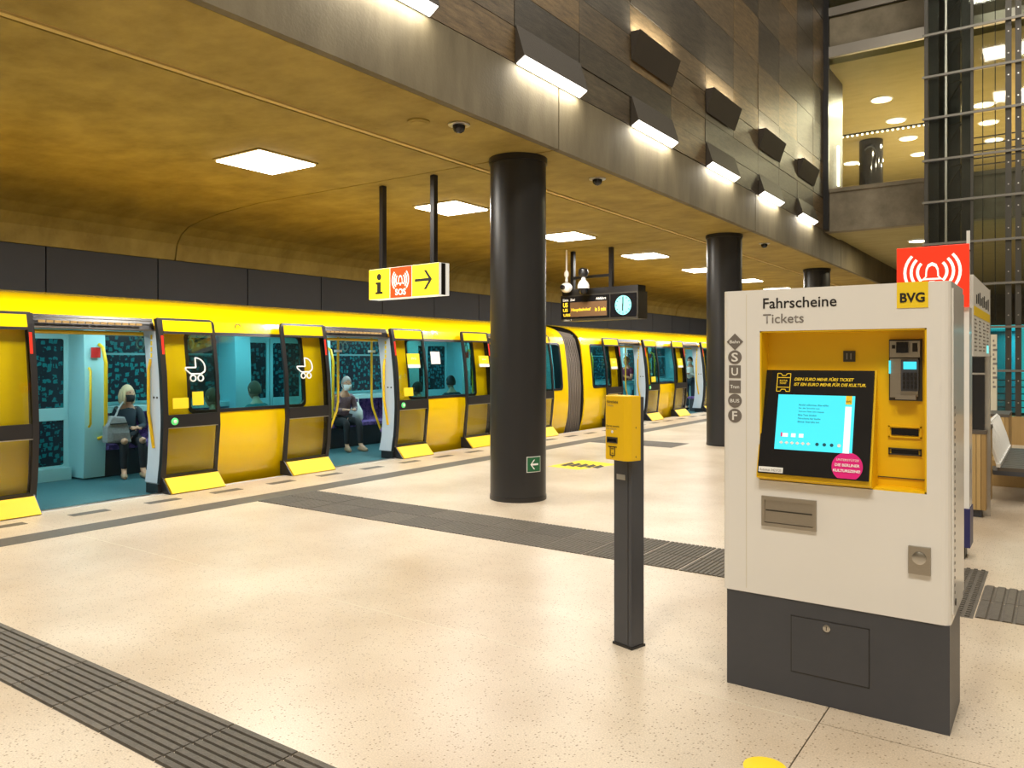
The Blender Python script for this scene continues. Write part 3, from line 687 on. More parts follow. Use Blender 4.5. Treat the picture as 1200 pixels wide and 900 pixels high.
    for c in doors:
        a, b = c-HW, c+HW
        m = MB()
        for (p, q) in ((a, c-.01), (c+.01, b)):
            ring(m, rr(p, q, .02, 2.0, (.01,)*4), rr(p+.06, q-.06, .18, 1.92, (.03,)*4), lambda z: -11.30, 0, .03); m.box(-11.3, -11.26, p+.05, q-.05, .80, .97)
        d = m.build('far_door', 'teal_wall', t)
        for (p, q) in ((a, c), (c, b)):
            MB().box(-11.299, -11.285, p+.05, q-.05, .97, 1.93).build('pane', 'foil_glass', d); MB().box(-11.299, -11.285, p+.05, q-.05, .17, .81).build('pane', 'foil_glass', d)
        MB().box(-11.28, -11.08, a+.05, b-.05, .0, .16).build('step', 'teal_wall', d)
        for yy in (a-.29, b):
            pl = MB().slab(lambda z: -10.86+.04*math.sin(z*1.5), yy, yy+.29, .02, 2.17, .44).build('draught_screen', 'teal_wall', t)
        MB().box(-10.86+.04, -10.80, b+.08, b+.20, 1.66, 1.80).build('red_notice', 'red_plain', t)
        MB().tube([(-10.80, b+.045, .72), (-10.76, b+.045, .76), (-10.76, b+.045, 1.48), (-10.80, b+.045, 1.52)], .017).build('grab_bar', 'rail_yellow', t)
        MB().tube([(-10.83, b+.20, 1.84), (-10.74, b+.20, 1.80), (-10.70, b+.22, 1.6), (-10.70, b+.22, .60), (-10.83, b+.19, .55)], .024).build('grab_bar', 'rail_yellow', t)
        MB().tube([(-9.20, b-.012, 1.64), (-9.19, b-.045, 1.52), (-9.19, b-.045, .98), (-9.12, b-.02, .55)], .020).build('grab_bar', 'rail_yellow', t)
        MB().tube([(-9.40, a-.1, 1.955), (-9.40, b+.1, 1.955)], .024).build('ceiling_rail', 'rail_yellow', t)
        MB().box(-9.75, -9.68, a, b, 2.05, 2.14).build('lamp_cover', 'white_plain', t)
    for i in range(0, len(edges), 2):
        a, b = edges[i], edges[i+1]
        if b-a < 1.0: continue
        p = a+(.0 if i == 0 else .29); q = b-(.0 if i == len(edges)-2 else .29)
        if q-p < .5: continue
        wf = MB(); ring(wf, rr(p, q, .98, 2.02, (.02,)*4), rr(p+.04, q-.04, 1.02, 1.98, (.04,)*4), lambda z: -11.30, 0, .025); wf.box(-11.3, -11.275, p, q, 1.70, 1.73)
        wf = wf.build('far_window', 'teal_dark', t)
        MB().box(-11.299, -11.287, p+.03, q-.03, 1.0, 2.0).build('pane', 'foil_glass', wf)
        MB().box(-11.30, -10.98, p, q, .88, .96).build('seat_shelf', 'teal_wall', t)
        ns = max(1, round((q-p)/.5)); sw = (q-p)/ns
        for k in range(ns):
            s0 = p+k*sw+.012; s1 = p+(k+1)*sw-.012
            MB().prism([(-11.24, s0, .44), (-11.15, s0, .44), (-11.20, s0, .88), (-11.28, s0, .88)], (0, s1-s0, 0)).build('seat_back', 'seat_fabric', t)
            MB().box(-11.24, -10.78, s0, s1, .38, .45).build('seat', 'seat_fabric', t, bevel=.012)
        MB().box(-11.28, -10.90, p, q, .0, .37).build('seat_box', 'dark_grey', t)
        # near bench, back to the window
        if q-p > .9:
            for k in range(ns):
                s0 = p+k*sw+.012; s1 = p+(k+1)*sw-.012
                MB().box(-9.62, -9.20, s0, s1, .38, .45).build('seat', 'seat_fabric', t, bevel=.012)
                MB().box(-9.22, -9.12, s0, s1, .44, .90).build('seat_back', 'seat_fabric', t)
            MB().box(-9.55, -9.16, p, q, .0, .37).build('seat_box', 'dark_grey', t)
        a_ = area('train_lamp_light', (0, 0, 0), .25, q-p, 11*(q-p), (.62, .95, 1.0)); a_.parent = t; a_.location = (-.35, (p+q)/2-y0, 2.12)
        MB().box(-10.55, -10.35, a+.1, b-.1, 2.15, 2.168).build('light_strip', 'train_lamp', t)
    for c in doors:
        a_ = area('train_lamp_light', (0, 0, 0), .25, 1.2, 16, (.62, .95, 1.0)); a_.parent = t; a_.location = (-.25, c-y0, 2.12)
    # poles
    for c in doors:
        for (dy, s) in ((0.0, -1), (.76, 1)):
            if (c, dy) in details.get('nopole', ()): continue
            y = c+dy+.06
            MB().tube([(-9.62, y, 2.17), (-9.62, y, .95), (-9.62, y+.03*s, .80), (-9.62, y+.22*s, .42)], .019).build('pole', 'rail_yellow', t)
            MB().box(-9.66, -9.58, y-.05, y+.05, 1.75, 1.79).build('pole_clamp', 'white_plain', t)
    for y in details.get('loops', ()):
        MB().tube([(-9.62+.0, y, 2.17), (-9.62, y, 1.90)], .012).tube([(-9.62, y+.05*math.sin(k), 1.84+.07*math.cos(k)) for k in [i*math.pi/6 for i in range(12)]], .009, closed=True).build('hanging_loop', 'teal_dark', t)
    # leaves
    for i, c in enumerate(doors):
        L = details['left'][i]; Rr = details['right'][i]
        leaf(t, c-HW-.83, c-HW-.02, -1, **L)
        leaf(t, c+HW+.0, c+HW+.775, 1, **Rr)
    for y in details.get('roundels', ()):
        MB().tube([(BX(2.07)+.004, y+.045*math.cos(k*math.pi/8), 2.07+.045*math.sin(k*math.pi/8)) for k in range(1, 14)], .006, 6).build('roof_emblem', 'dark_steel', t)
        m = MB(); m.slab(lambda z: BX(z)+.003, y-.075, y+.075, 2.0, 2.14, .004); m.build('emblem_plate', 'train_yellow', t)
    m = MB()
    for k in range(int((y1-y0)/2.05)): m.slab(lambda z: BX(z)+.002, y0+.9+2.05*k, y0+.906+2.05*k, 2.36, 2.43, .004)
    m.build('roof_seam', 'black_frame', t)
    for (a, z, w_, h_) in details.get('paper', ()):
        MB().slab(lambda zz: BX(zz)-.016, a, a+w_, z, z+h_, .004).build('paper_notice', 'white_plain', t)
    MB().box(-11.35, -9.15, y0, y0+.03, -.3, 2.3).build('end_frame', 'black_frame', t) if details.get('closed') else None
    for ye in (y0+.002, y1-.042): MB().slab(lambda z: BX(z)-.03, ye, ye+.04, -.3, 2.38, .30).build('end_frame', 'black_frame', t)
    return t
C1 = [.58, 4.69, 8.785, 12.88]; C2 = [18.33, 22.42, 26.5]
c = C1
car1 = car(-1.7, 15.15, C1, 'front yellow underground train car with open doors, nearest to camera', dict(closed=True, nopole=[(4.69, 0.0), (4.69, .76)],
    left=[{}, dict(sticker=(3.33, 1.66, .19, .10)), dict(pram=True), dict(sticker=(11.78, 1.55, .30, .15))],
    right=[{}, dict(pram=True, button=True, small=[(5.52, 1.03, .21, .13), (5.79, 1.06, .15, .17)]), dict(sticker=(9.80, 1.55, .30, .18), button=True, small=[(9.66, 1.02, .22, .14)]), dict(button=True)],
    loops=(5.5, 6.2, 8.9, 9.0, 12.2), roundels=(2.5, 6.62, 10.75), paper=[(10.55, 1.55, .25, .22)]))
car2 = car(15.88, 30.8, C2, 'second yellow underground train car, right of the grey bellows', dict(
    left=[dict(sticker=(17.05, 1.45, .32, .20)), dict(sticker=(21.15, 1.45, .32, .20)), {}],
    right=[dict(button=True, small=[(19.3, 1.02, .25, .14)]), dict(button=True), {}], loops=(18.2,), roundels=(20.1,), paper=[]))
gw = thing('train_gangway', 'grey ribbed bellows joining the two yellow train cars', 'bellows', (-10.1, 15.5, 0))
GX = interp([(-.3, -9.20), (.3, -9.13), (.95, -9.10), (1.6, -9.14), (2.1, -9.27), (2.25, -9.42), (2.33, -9.7), (2.36, -10.0)])
for k in range(9):
    y = 15.165+.078*k; m = MB(); m.smooth = True
    zs = [-.3+.133*i for i in range(21)]
    vs = []
    for z in zs: 
        z_ = min(z, 2.36); x = GX(z_); vs += [(x-.045, y, z_), (x, y+.022, z_), (x, y+.056, z_), (x-.045, y+.078, z_)]
    m.add(vs, [(i*4+j, i*4+j+1, i*4+j+5, i*4+j+4) for i in range(20) for j in range(3)]); m.build('bellows_fold', 'bellows', gw)
MB().box(-11.2, -9.5, 15.17, 15.86, -.1, -.004).build('gangway_floor', 'train_floor', gw)
# ------------------------------------------------------------------ people
def skin_mesh(joints, edges, root, sub=1):
    """joints {name:(x,y,z,r)}"""
    names = list(joints); idx = {n: i for i, n in enumerate(names)}
    me = bpy.data.meshes.new('sk'); me.from_pydata([joints[n][:3] for n in names], [(idx[a], idx[b]) for a, b in edges], [])
    o = bpy.data.objects.new('sk', me); C.objects.link(o)
    o.modifiers.new('s', 'SKIN')
    if not me.skin_vertices: me.attributes  # layer is made by the modifier
    b = bmesh.new(); b.from_mesh(me); b.verts.ensure_lookup_table()
    lay = b.verts.layers.skin.verify()
    for n in names:
        v = b.verts[idx[n]]; r = joints[n][3]; v[lay].radius = (r, r); v[lay].use_root = (n == root)
    b.to_mesh(me); b.free()
    m = o.modifiers.new('u', 'SUBSURF'); m.levels = sub; m.render_levels = sub
    dg = bpy.context.evaluated_depsgraph_get(); out = bpy.data.meshes.new_from_object(o.evaluated_get(dg))
    bpy.data.objects.remove(o)
    return out
def mesh_obj(name, me, m, parent, label=None):
    me.materials.clear(); me.materials.append(M[m]); me.name = name
    for p in me.polygons: p.use_smooth = True
    o = bpy.data.objects.new(name, me); C.objects.link(o); o.parent = parent; OFF[o.name] = Vector()
    if label: o['label'] = label
    return o
def head_pts(c, yaw=0, s=1.0, ears=True):
    """vertices/faces of a face-shaped head, looking along +x rotated by yaw"""
    mb = MB(); n = 20; m = 14; vs = []
    for i in range(m+1):
        t = i/m; ph = math.pi*t; zz = -math.cos(ph); rr_ = math.sin(ph)
        for j in range(n):
            a = 2*math.pi*j/n; x = math.cos(a)*rr_*.098; y = math.sin(a)*rr_*.076; z = zz*.125
            if zz < -.1: k = 1-.30*min(1, (-.1-zz)/.9); y *= k; x = x*k+.020*min(1, (-.1-zz))
            f = max(0, math.cos(a))
            if f > .93 and -.38 < zz < .12: x += .024*(1-abs(zz+.16)*2.6)*(f-.93)/.07     # nose
            if .80 < f < .95 and 0.0 < zz < .22: x -= .010                                  # eye sockets
            if f > .9 and -.62 < zz < -.44: x += .006                                       # lips
            if f > .85 and zz < -.78: x += .010                                             # chin
            vs.append((x*s, y*s, z*s))
    fs = [(i*n+j, i*n+(j+1) % n, (i+1)*n+(j+1) % n, (i+1)*n+j) for i in range(m) for j in range(n)]
    mb.smooth = True; mb.add(vs, fs)
    for sg_ in (1, -1):
        mb.tube([(-.005*s, sg_*.074*s, -.03*s), (-.012*s, sg_*.086*s, 0), (-.006*s, sg_*.086*s, .022*s), (.004*s, sg_*.076*s, .01*s)], .009*s, 6)
    cy, sy_ = math.cos(yaw), math.sin(yaw)
    mb.v = [(c[0]+x*cy-y*sy_, c[1]+x*sy_+y*cy, c[2]+z) for x, y, z in mb.v]
    return mb
def person(label, loc, yaw, pose, top, legs, hair, hairstyle='short', mask=None, headyaw=0, scale=1, shoes='cloth_black', arms='lap', lean=0, bare_arms=False, ripped=False, group=None, legcol=None):
    t = thing('person', label, 'person', loc, yaw, group, local=True); t.scale = (scale,)*3
    J = {}
    sit = pose == 'sit'
    pz = .53 if sit else .95
    J['pelvis'] = (0, 0, pz, .115); J['waist'] = (-.02+lean*.1, 0, pz+.16, .112); J['chest'] = (-.03+lean*.3, 0, pz+.34, .125)
    J['collar'] = (-.025+lean*.45, 0, pz+.45, .075); J['neck'] = (-.01+lean*.5, 0, pz+.52, .046); J['skull'] = (.01+lean*.55, 0, pz+.60, .055)
    E_ = [('pelvis', 'waist'), ('waist', 'chest'), ('chest', 'collar'), ('collar', 'neck'), ('neck', 'skull')]
    hands = []
    for s, n in ((1, 'l'), (-1, 'r')):
        J['sh'+n] = (-.025+lean*.42, s*.165, pz+.41, .058)
        if arms == 'lap': el = (.03+lean*.4, s*.225, pz+.15, .043); wr = (.22+lean*.2, s*.13, pz+.09, .029)
        elif arms == 'forward': el = (.10, s*.22, pz+.19, .043); wr = (.30, s*.10, pz+.20, .029)
        elif arms == 'bag': el = (.06, s*.22, pz+.17, .043); wr = (.26, s*.02+.06, pz+.17, .029)
        elif arms == 'fold': el = (.05, s*.22, pz+.17, .043); wr = (.21, -s*.02+.04*s, pz+.24, .029)
        else: el = (0, s*.23, pz+.14, .043); wr = (.06, s*.24, pz-.10, .029)
        J['el'+n] = el; J['wr'+n] = wr
        d = (Vector(wr[:3])-Vector(el[:3])).normalized(); side = Vector((0, 0, 1)).cross(d).normalized() if abs(d.z) < .8 else Vector((1, 0, 0))
        up = d.cross(side); palm = Vector(wr[:3])+d*.055
        J['pm'+n] = (*palm, .026)
        E_ += [('collar', 'sh'+n), ('sh'+n, 'el'+n), ('el'+n, 'wr'+n), ('wr'+n, 'pm'+n)]
        hands.append((palm, d, side, up, s))
        J['hp'+n] = (.02, s*.095, pz-.02, .088)
        if sit: J['kn'+n] = (.44, s*.12, pz-.02, .062); J['an'+n] = (.47+.03*s, s*.12, .10, .040); J['to'+n] = (.62+.03*s, s*.14, .045, .034)
        else: J['kn'+n] = (.03, s*.10, .50, .062); J['an'+n] = (0, s*.10, .09, .040); J['to'+n] = (.15, s*.12, .04, .034)
        E_ += [('pelvis', 'hp'+n), ('hp'+n, 'kn'+n), ('kn'+n, 'an'+n), ('an'+n, 'to'+n)]
    body = skin_mesh(J, E_, 'pelvis', 1)
    hc = Vector((.035+lean*.6, 0, pz+.665))
    # fold head and fingers into the body mesh
    b = bmesh.new(); b.from_mesh(body)
    hm = head_pts(hc, headyaw)
    for palm, d, side, up, s in hands:
        for k, (o_, ln) in enumerate(((-.024, .062), (-.008, .074), (.008, .070), (.024, .055))):
            p0 = palm+side*o_; hm.tube([p0, p0+d*ln*.5-up*.004, p0+d*ln*.85-up*.022], [.010, .009, .007], 6)
        hm.tube([palm-d*.02-side*.02*s, palm-side*.045*s+d*.015, palm-side*.05*s+d*.045], [.011, .010, .008], 6)
    me2 = bpy.data.meshes.new('h'); me2.from_pydata(hm.v, [], hm.f); b.from_mesh(me2); b.to_mesh(body); b.free()
    bo = mesh_obj('body', body, 'skin', t)
    def sub(keys, grow, name, m, ee=None):
        jj = {k: (*J[k][:3], J[k][3]*grow.get(k, grow['*'])) for k in keys}
        e2 = [e for e in E_ if e[0] in jj and e[1] in jj]
        return mesh_obj(name, skin_mesh(jj, e2, keys[0], 1), m, t)
    armk = [] if bare_arms else ['ell', 'wrl', 'elr', 'wrr']
    J2 = dict(J)
    if bare_arms:
        for n in 'lr':
            a = Vector(J['sh'+n][:3]); b_ = Vector(J['el'+n][:3]); J['hs'+n] = (*(a+(b_-a)*.6), .052); E_.append(('sh'+n, 'hs'+n))
        armk = ['hsl', 'hsr']
    sub(['pelvis', 'waist', 'chest', 'collar', 'shl', 'shr']+armk, {'*': 1.24, 'wrl': 1.15, 'wrr': 1.15, 'collar': 1.15}, 'jacket' if not bare_arms else 'shirt', top)
    legk = ['pelvis', 'hpl', 'knl', 'anl', 'hpr', 'knr', 'anr']
    if legcol == 'shorts':
        for n in 'lr':
            a = Vector(J['hp'+n][:3]); b_ = Vector(J['kn'+n][:3]); J['sk'+n] = (*(a+(b_-a)*.8), .08); E_.append(('hp'+n, 'sk'+n))
        legk = ['pelvis', 'hpl', 'skl', 'hpr', 'skr']
    sub(legk, {'*': 1.14, 'pelvis': 1.2}, 'trousers' if legcol != 'shorts' else 'shorts', legs)
    for n in 'lr':
        a = Vector(J['an'+n][:3]); b_ = Vector(J['to'+n][:3])
        m = MB(); m.smooth = True; d = (b_-a); d.z = 0; d.normalize()
        m.tube([Vector((a.x, a.y, .04))-d*.05, Vector((a.x, a.y, .045)), Vector((b_.x, b_.y, .035)), Vector((b_.x, b_.y, .03))+d*.05], [.034, .043, .042, .022], 8)
        m.build('shoe', shoes, t)
        if ripped: m = MB(); m.smooth = True; k = J['kn'+n]; m.lathe([(.004, -.05), (.04, -.03), (.05, 0), (.04, .03), (.004, .05)], (k[0]+.035, k[1], k[2]+.02), 12); m.build('bare_knee', 'skin', t)
    # hair
    def hx(p): x, y, z = p; cy, sy_ = math.cos(headyaw), math.sin(headyaw); return (hc.x+x*cy-y*sy_, hc.y+x*sy_+y*cy, hc.z+z)
    m = MB(); m.smooth = True; n = 20; vs = []; k = 9
    for i in range(k+1):
        ph = math.pi*.62*i/k
        for j in range(n):
            a = 2*math.pi*j/n; front = max(0, math.cos(a)); lim = 1-.42*front**.7
            p = ph*lim; r1 = .108; x = math.sin(p)*math.cos(a)*r1*1.0-.006; y = math.sin(p)*math.sin(a)*.088; z = math.cos(p)*.138
            vs.append(hx((x, y, z)))
    m.add(vs, [(i*n+j, i*n+(j+1) % n, (i+1)*n+(j+1) % n, (i+1)*n+j) for i in range(k) for j in range(n)])
    if hairstyle == 'bob':
        for j in range(9):
            a = math.pi*.42+j*math.pi*1.16/8; m.tube([hx((.095*math.cos(a), .080*math.sin(a), .06)), hx((.108*math.cos(a), .096*math.sin(a), -.03)), hx((.10*math.cos(a), .09*math.sin(a), -.13)), hx((.08*math.cos(a), .07*math.sin(a), -.16))], [.018, .028, .026, .012], 6)
    m.build('hair', hair, t)
    m = MB(); m.smooth = True
    for s in (1, -1): e_ = MB(); e_.smooth = True; e_.lathe([(.003, -.011), (.009, -.006), (.011, 0), (.009, .006), (.003, .011)], hx((.080, s*.030, .018)), 8); e_.build('eye', 'eye', t)
    if not mask: MB().tube([hx((.088, -.022, -.068)), hx((.098, 0, -.066)), hx((.088, .022, -.068))], .004, 5).build('mouth', 'pink', t)
    if mask:
        m = MB(); m.smooth = True; vs = []
        for i in range(5):
            z = -.015-.026*i
            for j in range(9):
                a = -1.15+2.3*j/8; bulge = math.cos(a); r1 = .106+.020*math.sin(math.pi*i/4)
                vs.append(hx((r1*math.cos(a)+.002, .086*math.sin(a)*(1-.06*i), z)))
        m.add(vs, [(i*9+j, i*9+j+1, (i+1)*9+j+1, (i+1)*9+j) for i in range(4) for j in range(8)])
        for s in (1, -1): m.tube([hx((.045, s*.078, -.03)), hx((-.005, s*.092, -.005)), hx((.0, s*.090, -.04)), hx((.045, s*.074, -.09))], .003, 5)
        m.build('face_mask', mask, t)
    return t
PI = math.pi
P1 = person('seated woman in dark jacket and ripped jeans wearing a black face mask', (-10.95, 6.06, 0), -.32, 'sit', 'cloth_navy', 'cloth_black', 'hair_blond', 'bob', 'mask_black', headyaw=.6, arms='bag', shoes='sandal', ripped=True, scale=.96)
bag = thing('tote_bag', 'light grey tote bag held on the lap of the masked woman', 'bag', (-10.68, 5.86, .60))
m = MB(); m.smooth = False
m.prism([(-10.58, 5.58, .50), (-10.58, 5.93, .48), (-10.60, 5.90, .70), (-10.63, 5.86, .84), (-10.63, 5.68, .86), (-10.60, 5.60, .72)], (-.14, 0, 0)); m.build('pouch', 'cloth_grey', bag, bevel=.02)
MB().box(-10.60, -10.575, 5.66, 5.88, .53, .63).build('front_pocket', 'cloth_grey', bag)
MB().tube([(-10.68, 5.74, .83), (-10.74, 5.84, .98), (-10.86, 5.95, 1.03), (-10.95, 5.95, .95)], .014, 6).build('strap', 'cloth_grey', bag)
MB().box(-10.62, -10.60, 5.64, 5.90, .745, .76).build('trim', 'cloth_black', bag)
person('elderly woman seated behind yellow poles, grey hair, white mask, striped plum jacket', (-10.75, 9.98, 0), -.30, 'sit', 'cloth_plum', 'cloth_black', 'hair_grey', 'short', 'mask_white', headyaw=-.1, arms='forward', shoes='sandal', lean=.25)
pb = thing('plastic_bag', 'white plastic bag standing on the seat beside the elderly woman', 'bag', (-10.95, 10.55, .45))
m = MB(); m.smooth = True; m.lathe([(.10, .45), (.14, .52), (.13, .65), (.07, .76), (.05, .82)], (-10.95, 10.52, 0), 12); m.build('sack', 'cloth_white', pb)
MB().tube([(-10.95, 10.46, .80), (-10.95, 10.46, .90), (-10.95, 10.58, .90), (-10.95, 10.58, .80)], .010, 6).build('handle', 'cloth_white', pb)
person('man with short hair and teal jacket seen from behind in the window', (-9.44, 7.12, 0), PI+.1, 'sit', 'cloth_teal', 'cloth_black', 'hair_brown', 'short', None)
person('person in pink top sitting behind the pram door glass', (-9.42, 6.42, -.08), PI, 'sit', 'cloth_pink', 'cloth_black', 'hair_brown', 'short', None, headyaw=.3)
person('dark haired person seated behind the window between the third and fourth doors', (-9.50, 11.60, 0), PI-.4, 'sit', 'cloth_black', 'cloth_black', 'hair_dark', 'short', None)
person('person in dark jacket seated behind the door glass left of the papered window', (-9.55, 10.72, -.1), PI, 'sit', 'cloth_black', 'cloth_navy', 'hair_dark', 'short', None)
person('standing man in maroon shirt and aqua shorts in the second car doorway', (-9.95, 19.9, 0), -1.9, 'stand', 'cloth_maroon', 'cloth_aqua', 'hair_brown', 'short', None, arms='fold', bare_arms=True, legcol='shorts', scale=.98)
person('seated passenger with white face mask behind the second car window', (-10.85, 23.2, 0), -.2, 'sit', 'cloth_black', 'cloth_black', 'hair_dark', 'bob', 'mask_white')
person('passenger in dark coat behind the end window of the second car', (-9.6, 17.2, -.08), PI, 'sit', 'cloth_black', 'cloth_black', 'hair_dark', 'bob', None)
person('standing passenger in light top and dark trousers in the farthest open doorway', (-9.75, 24.0, 0), -1.6, 'stand', 'cloth_white', 'cloth_navy', 'hair_dark', 'short', 'mask_white', arms='fold', scale=.98)
# ------------------------------------------------------------------ ticket machine
tm_ = thing('ticket_machine', 'white and yellow ticket machine on a dark grey base, in the right foreground', 'ticket machine', (-.90, 4.15, 0))
X0, X1, YF, YB = -1.41, -.39, 3.90, 4.43
def plan(x0, x1, y0, y1, rl=0, rr_=0):
    p = []
    if rl: p += [(x0+rl-rl*math.cos(t), y0+rl-rl*math.sin(t)) for t in [i*math.pi/8 for i in range(5)]]
    else: p += [(x0, y0)]
    if rr_: p += [(x1-rr_+rr_*math.sin(t), y0+rr_-rr_*math.cos(t)) for t in [i*math.pi/8 for i in range(5)]]
    else: p += [(x1, y0)]
    return p+[(x1, y1), (x0, y1)]
def zprism(mb, pl, z0, z1): return mb.prism([(x, y, z0) for x, y in pl], (0, 0, z1-z0))
m = MB()
zprism(m, plan(X0, X1, YF, YB, .03, .035), .48, 1.048); zprism(m, plan(X0, X1, YF, YB, .03, .035), 1.785, 1.99)
zprism(m, plan(X0, -1.222, YF, YB, .03, 0), 1.048, 1.785); zprism(m, plan(-.483, X1, YF, YB, 0, .035), 1.048, 1.785); m.box(-1.222, -.483, 4.03, YB, 1.048, 1.785)
m.build('cabinet', 'white_paint', tm_)
MB().box(X1-.001, X1+.006, YF+.05, YB-.02, .52, 1.96).build('side_door', 'white_paint', tm_)
mb = MB()
for k in range(26): mb.box(X1+.006, X1+.0075, 3.995, 4.008, .60+.033*k, .612+.033*k)
mb.build('vent_holes', 'black_letter', tm_)
MB().lathe([(.016, 0), (.016, .004)], (X1+.006, 4.02, .56), 12, 'x').build('side_lock', 'dark_steel', tm_)
base = MB().box(-1.39, -.394, 3.905, 4.33, 0, .48).build('base', 'dark_grey', tm_)
MB().box(-1.068, -.722, 3.9015, 3.906, .135, .40).build('access_door', 'dark_grey', base)
mb = MB(); 
for a in ((-1.072, -1.068, .13, .405), (-.722, -.718, .13, .405)): mb.box(a[0], a[1], 3.903, 3.906, a[2], a[3])
mb.box(-1.072, -.718, 3.903, 3.906, .131, .135).box(-1.072, -.718, 3.903, 3.906, .40, .404); mb.build('door_gap', 'black_frame', base)
MB().lathe([(.017, 0), (.017, .006), (.012, .008)], (-.905, 3.9015, .372), 16, 'y').build('key_lock', 'steel', base)
mb = MB().box(-.906, -.904, 3.889, 3.893, .364, .380); mb.build('keyhole', 'black_letter', base)
MB().box(-1.290, -1.287, YF-.0006, YF+.001, .50, 1.97).build('panel_seam', 'cream_panel', tm_)
# yellow recess
m = MB(); m.box(-1.222, -.483, 4.01, 4.03, 1.048, 1.785); m.box(-1.222, -1.214, 3.903, 4.01, 1.075, 1.785); m.box(-.491, -.483, 3.903, 4.01, 1.048, 1.785)
m.box(-1.222, -.483, 3.903, 4.01, 1.778, 1.785); m.box(-.705, -.483, 3.903, 4.01, 1.048, 1.056)
rc = m.build('recess', 'machine_yellow', tm_)
m = MB(); m.prism([(-1.226, 4.01, 1.592), (-1.226, 4.002, 1.592), (-1.226, 3.862, 1.086), (-1.226, 3.862, 1.066), (-1.226, 3.90, 1.052), (-1.226, 4.01, 1.052)], (.523, 0, 0))
m.build('screen_housing', 'machine_yellow', tm_)
ux = Vector((1, 0, 0)); uy = Vector((0, .14, .502)).normalized(); nn = ux.cross(uy); SO = Vector((-1.218, 3.858, 1.088)); SW, SH = .507, .521
SO = SO+nn*.004
def rect(a0, a1, b0, b1): return [(a0*SW, b0*SH), (a1*SW, b0*SH), (a1*SW, b1*SH), (a0*SW, b1*SH)]
pn = flat('screen_panel', 'black_gloss', tm_, rect(0, 1, 0, 1), SO, ux, uy, .004)
so = SO+nn*.0042
flat('screen', 'screen_cyan', pn, rect(.143, .845, .235, .76), so, ux, uy, .001)
flat('screen_sidebar', 'screen_white', pn, rect(.765, .82, .235, .66), so+nn*.001, ux, uy, .001)
flat('screen_badge', 'sticker_yellow', pn, rect(.765, .82, .68, .76), so+nn*.001, ux, uy, .001)
text('BVG', 'black_letter', pn, so+nn*.0025+ux*.772*SW+uy*.70*SH, ux, uy, width=.02, height=.008)
def SP(a, b): return so+nn*.0022+ux*a*SW+uy*b*SH
for k, (s_, w_) in enumerate([('Herzlich willkommen. Bitte wählen', .145), ('Sie die Sprache aus.', .105), ('Welcome. Please select language', .125), ('Bitte Taste drücken', .09), ('Fahrscheine hier kaufen', .11), ('Bitte berühren', .105)]):
    text(s_, 'screen_text', pn, SP(.345, .655-.032*k), ux, uy, width=w_*.95, height=.0085, bold=.01)
for k in range(3): flat('screen_button', 'screen_white', pn, rect(.20+.072*k+(.02 if k else 0), .262+.072*k, .355, .39), so+nn*.001, ux, uy, .001)
flat('screen_button', 'pink', pn, rect(.195, .21, .355, .395), so+nn*.0015, ux, uy, .001)
for k in range(6): flat('screen_icon', 'white_letter', pn, [(q[0], q[1]*.8) for q in ngon(.010, 4, (.205+.05*k)*SW, .30*SH/.8)], so+nn*.001, ux, uy, .001)
for k in range(4): flat('screen_icon', 'screen_text' if k < 3 else 'white_letter', pn, ngon(.0085, 8, (.535+.065*k)*SW, .30*SH), so+nn*.001, ux, uy, .001)
text('DEIN EURO MEHR FÜRS TICKET', 'sticker_yellow', pn, SP(.285, .895), ux, uy, width=.275, height=.019, bold=.025, shear=.25)
text('IST EIN EURO MEHR FÜR DIE KULTUR.', 'sticker_yellow', pn, SP(.283, .845), ux, uy, width=.33, height=.019, bold=.025, shear=.25)
mb = MB(); w_ = .0035
def seg(a, b):
    a = Vector((a[0]*SW, a[1]*SH)); b = Vector((b[0]*SW, b[1]*SH)); d = (b-a).normalized(); q = Vector((-d.y, d.x))*w_/2
    mb.prism([so+ux*p.x+uy*p.y for p in (a-q, b-q, b+q, a+q)], nn*.002)
tp = [(.12, .965), (.155, .965), (.165, .945), (.20, .945), (.212, .965), (.245, .965), (.245, .79), (.212, .79), (.20, .81), (.165, .81), (.155, .79), (.12, .79)]
for i in range(len(tp)): seg(tp[i], tp[(i+1) % len(tp)])
seg((.12, .925), (.245, .925)); seg((.12, .83), (.245, .83)); mb.build('ticket_symbol', 'sticker_yellow', pn)
text('KULTUR\nTICKET', 'sticker_yellow', pn, SP(.145, .86), ux, uy, width=.038, height=.022, bold=.02)
pc = [(x, y) for x, y in ngon(.068, 40, .81*SW, .115*SH) if y > .004]
k0 = min(range(len(pc)), key=lambda i: abs(math.atan2(pc[i][1]-.115*SH, pc[i][0]-.81*SW)+math.pi/2))
flat('pink_sticker', 'pink', pn, pc, so, ux, uy, .001)
text('UNTERSTÜTZE', 'white_letter', pn, SP(.715, .165), ux, uy, width=.098, height=.012)
text('DIE BERLINER', 'white_letter', pn, SP(.705, .115), ux, uy, width=.108, height=.013, bold=.02)
text('KULTURSZENE!', 'white_letter', pn, SP(.692, .065), ux, uy, width=.118, height=.013, bold=.03)
flat('number_label', 'white_plain', pn, rect(.01, .24, .012, .062), so, ux, uy, .001)
text('Automat 3423725', 'grey_letter', pn, SP(.02, .022), ux, uy, width=.105, height=.012)
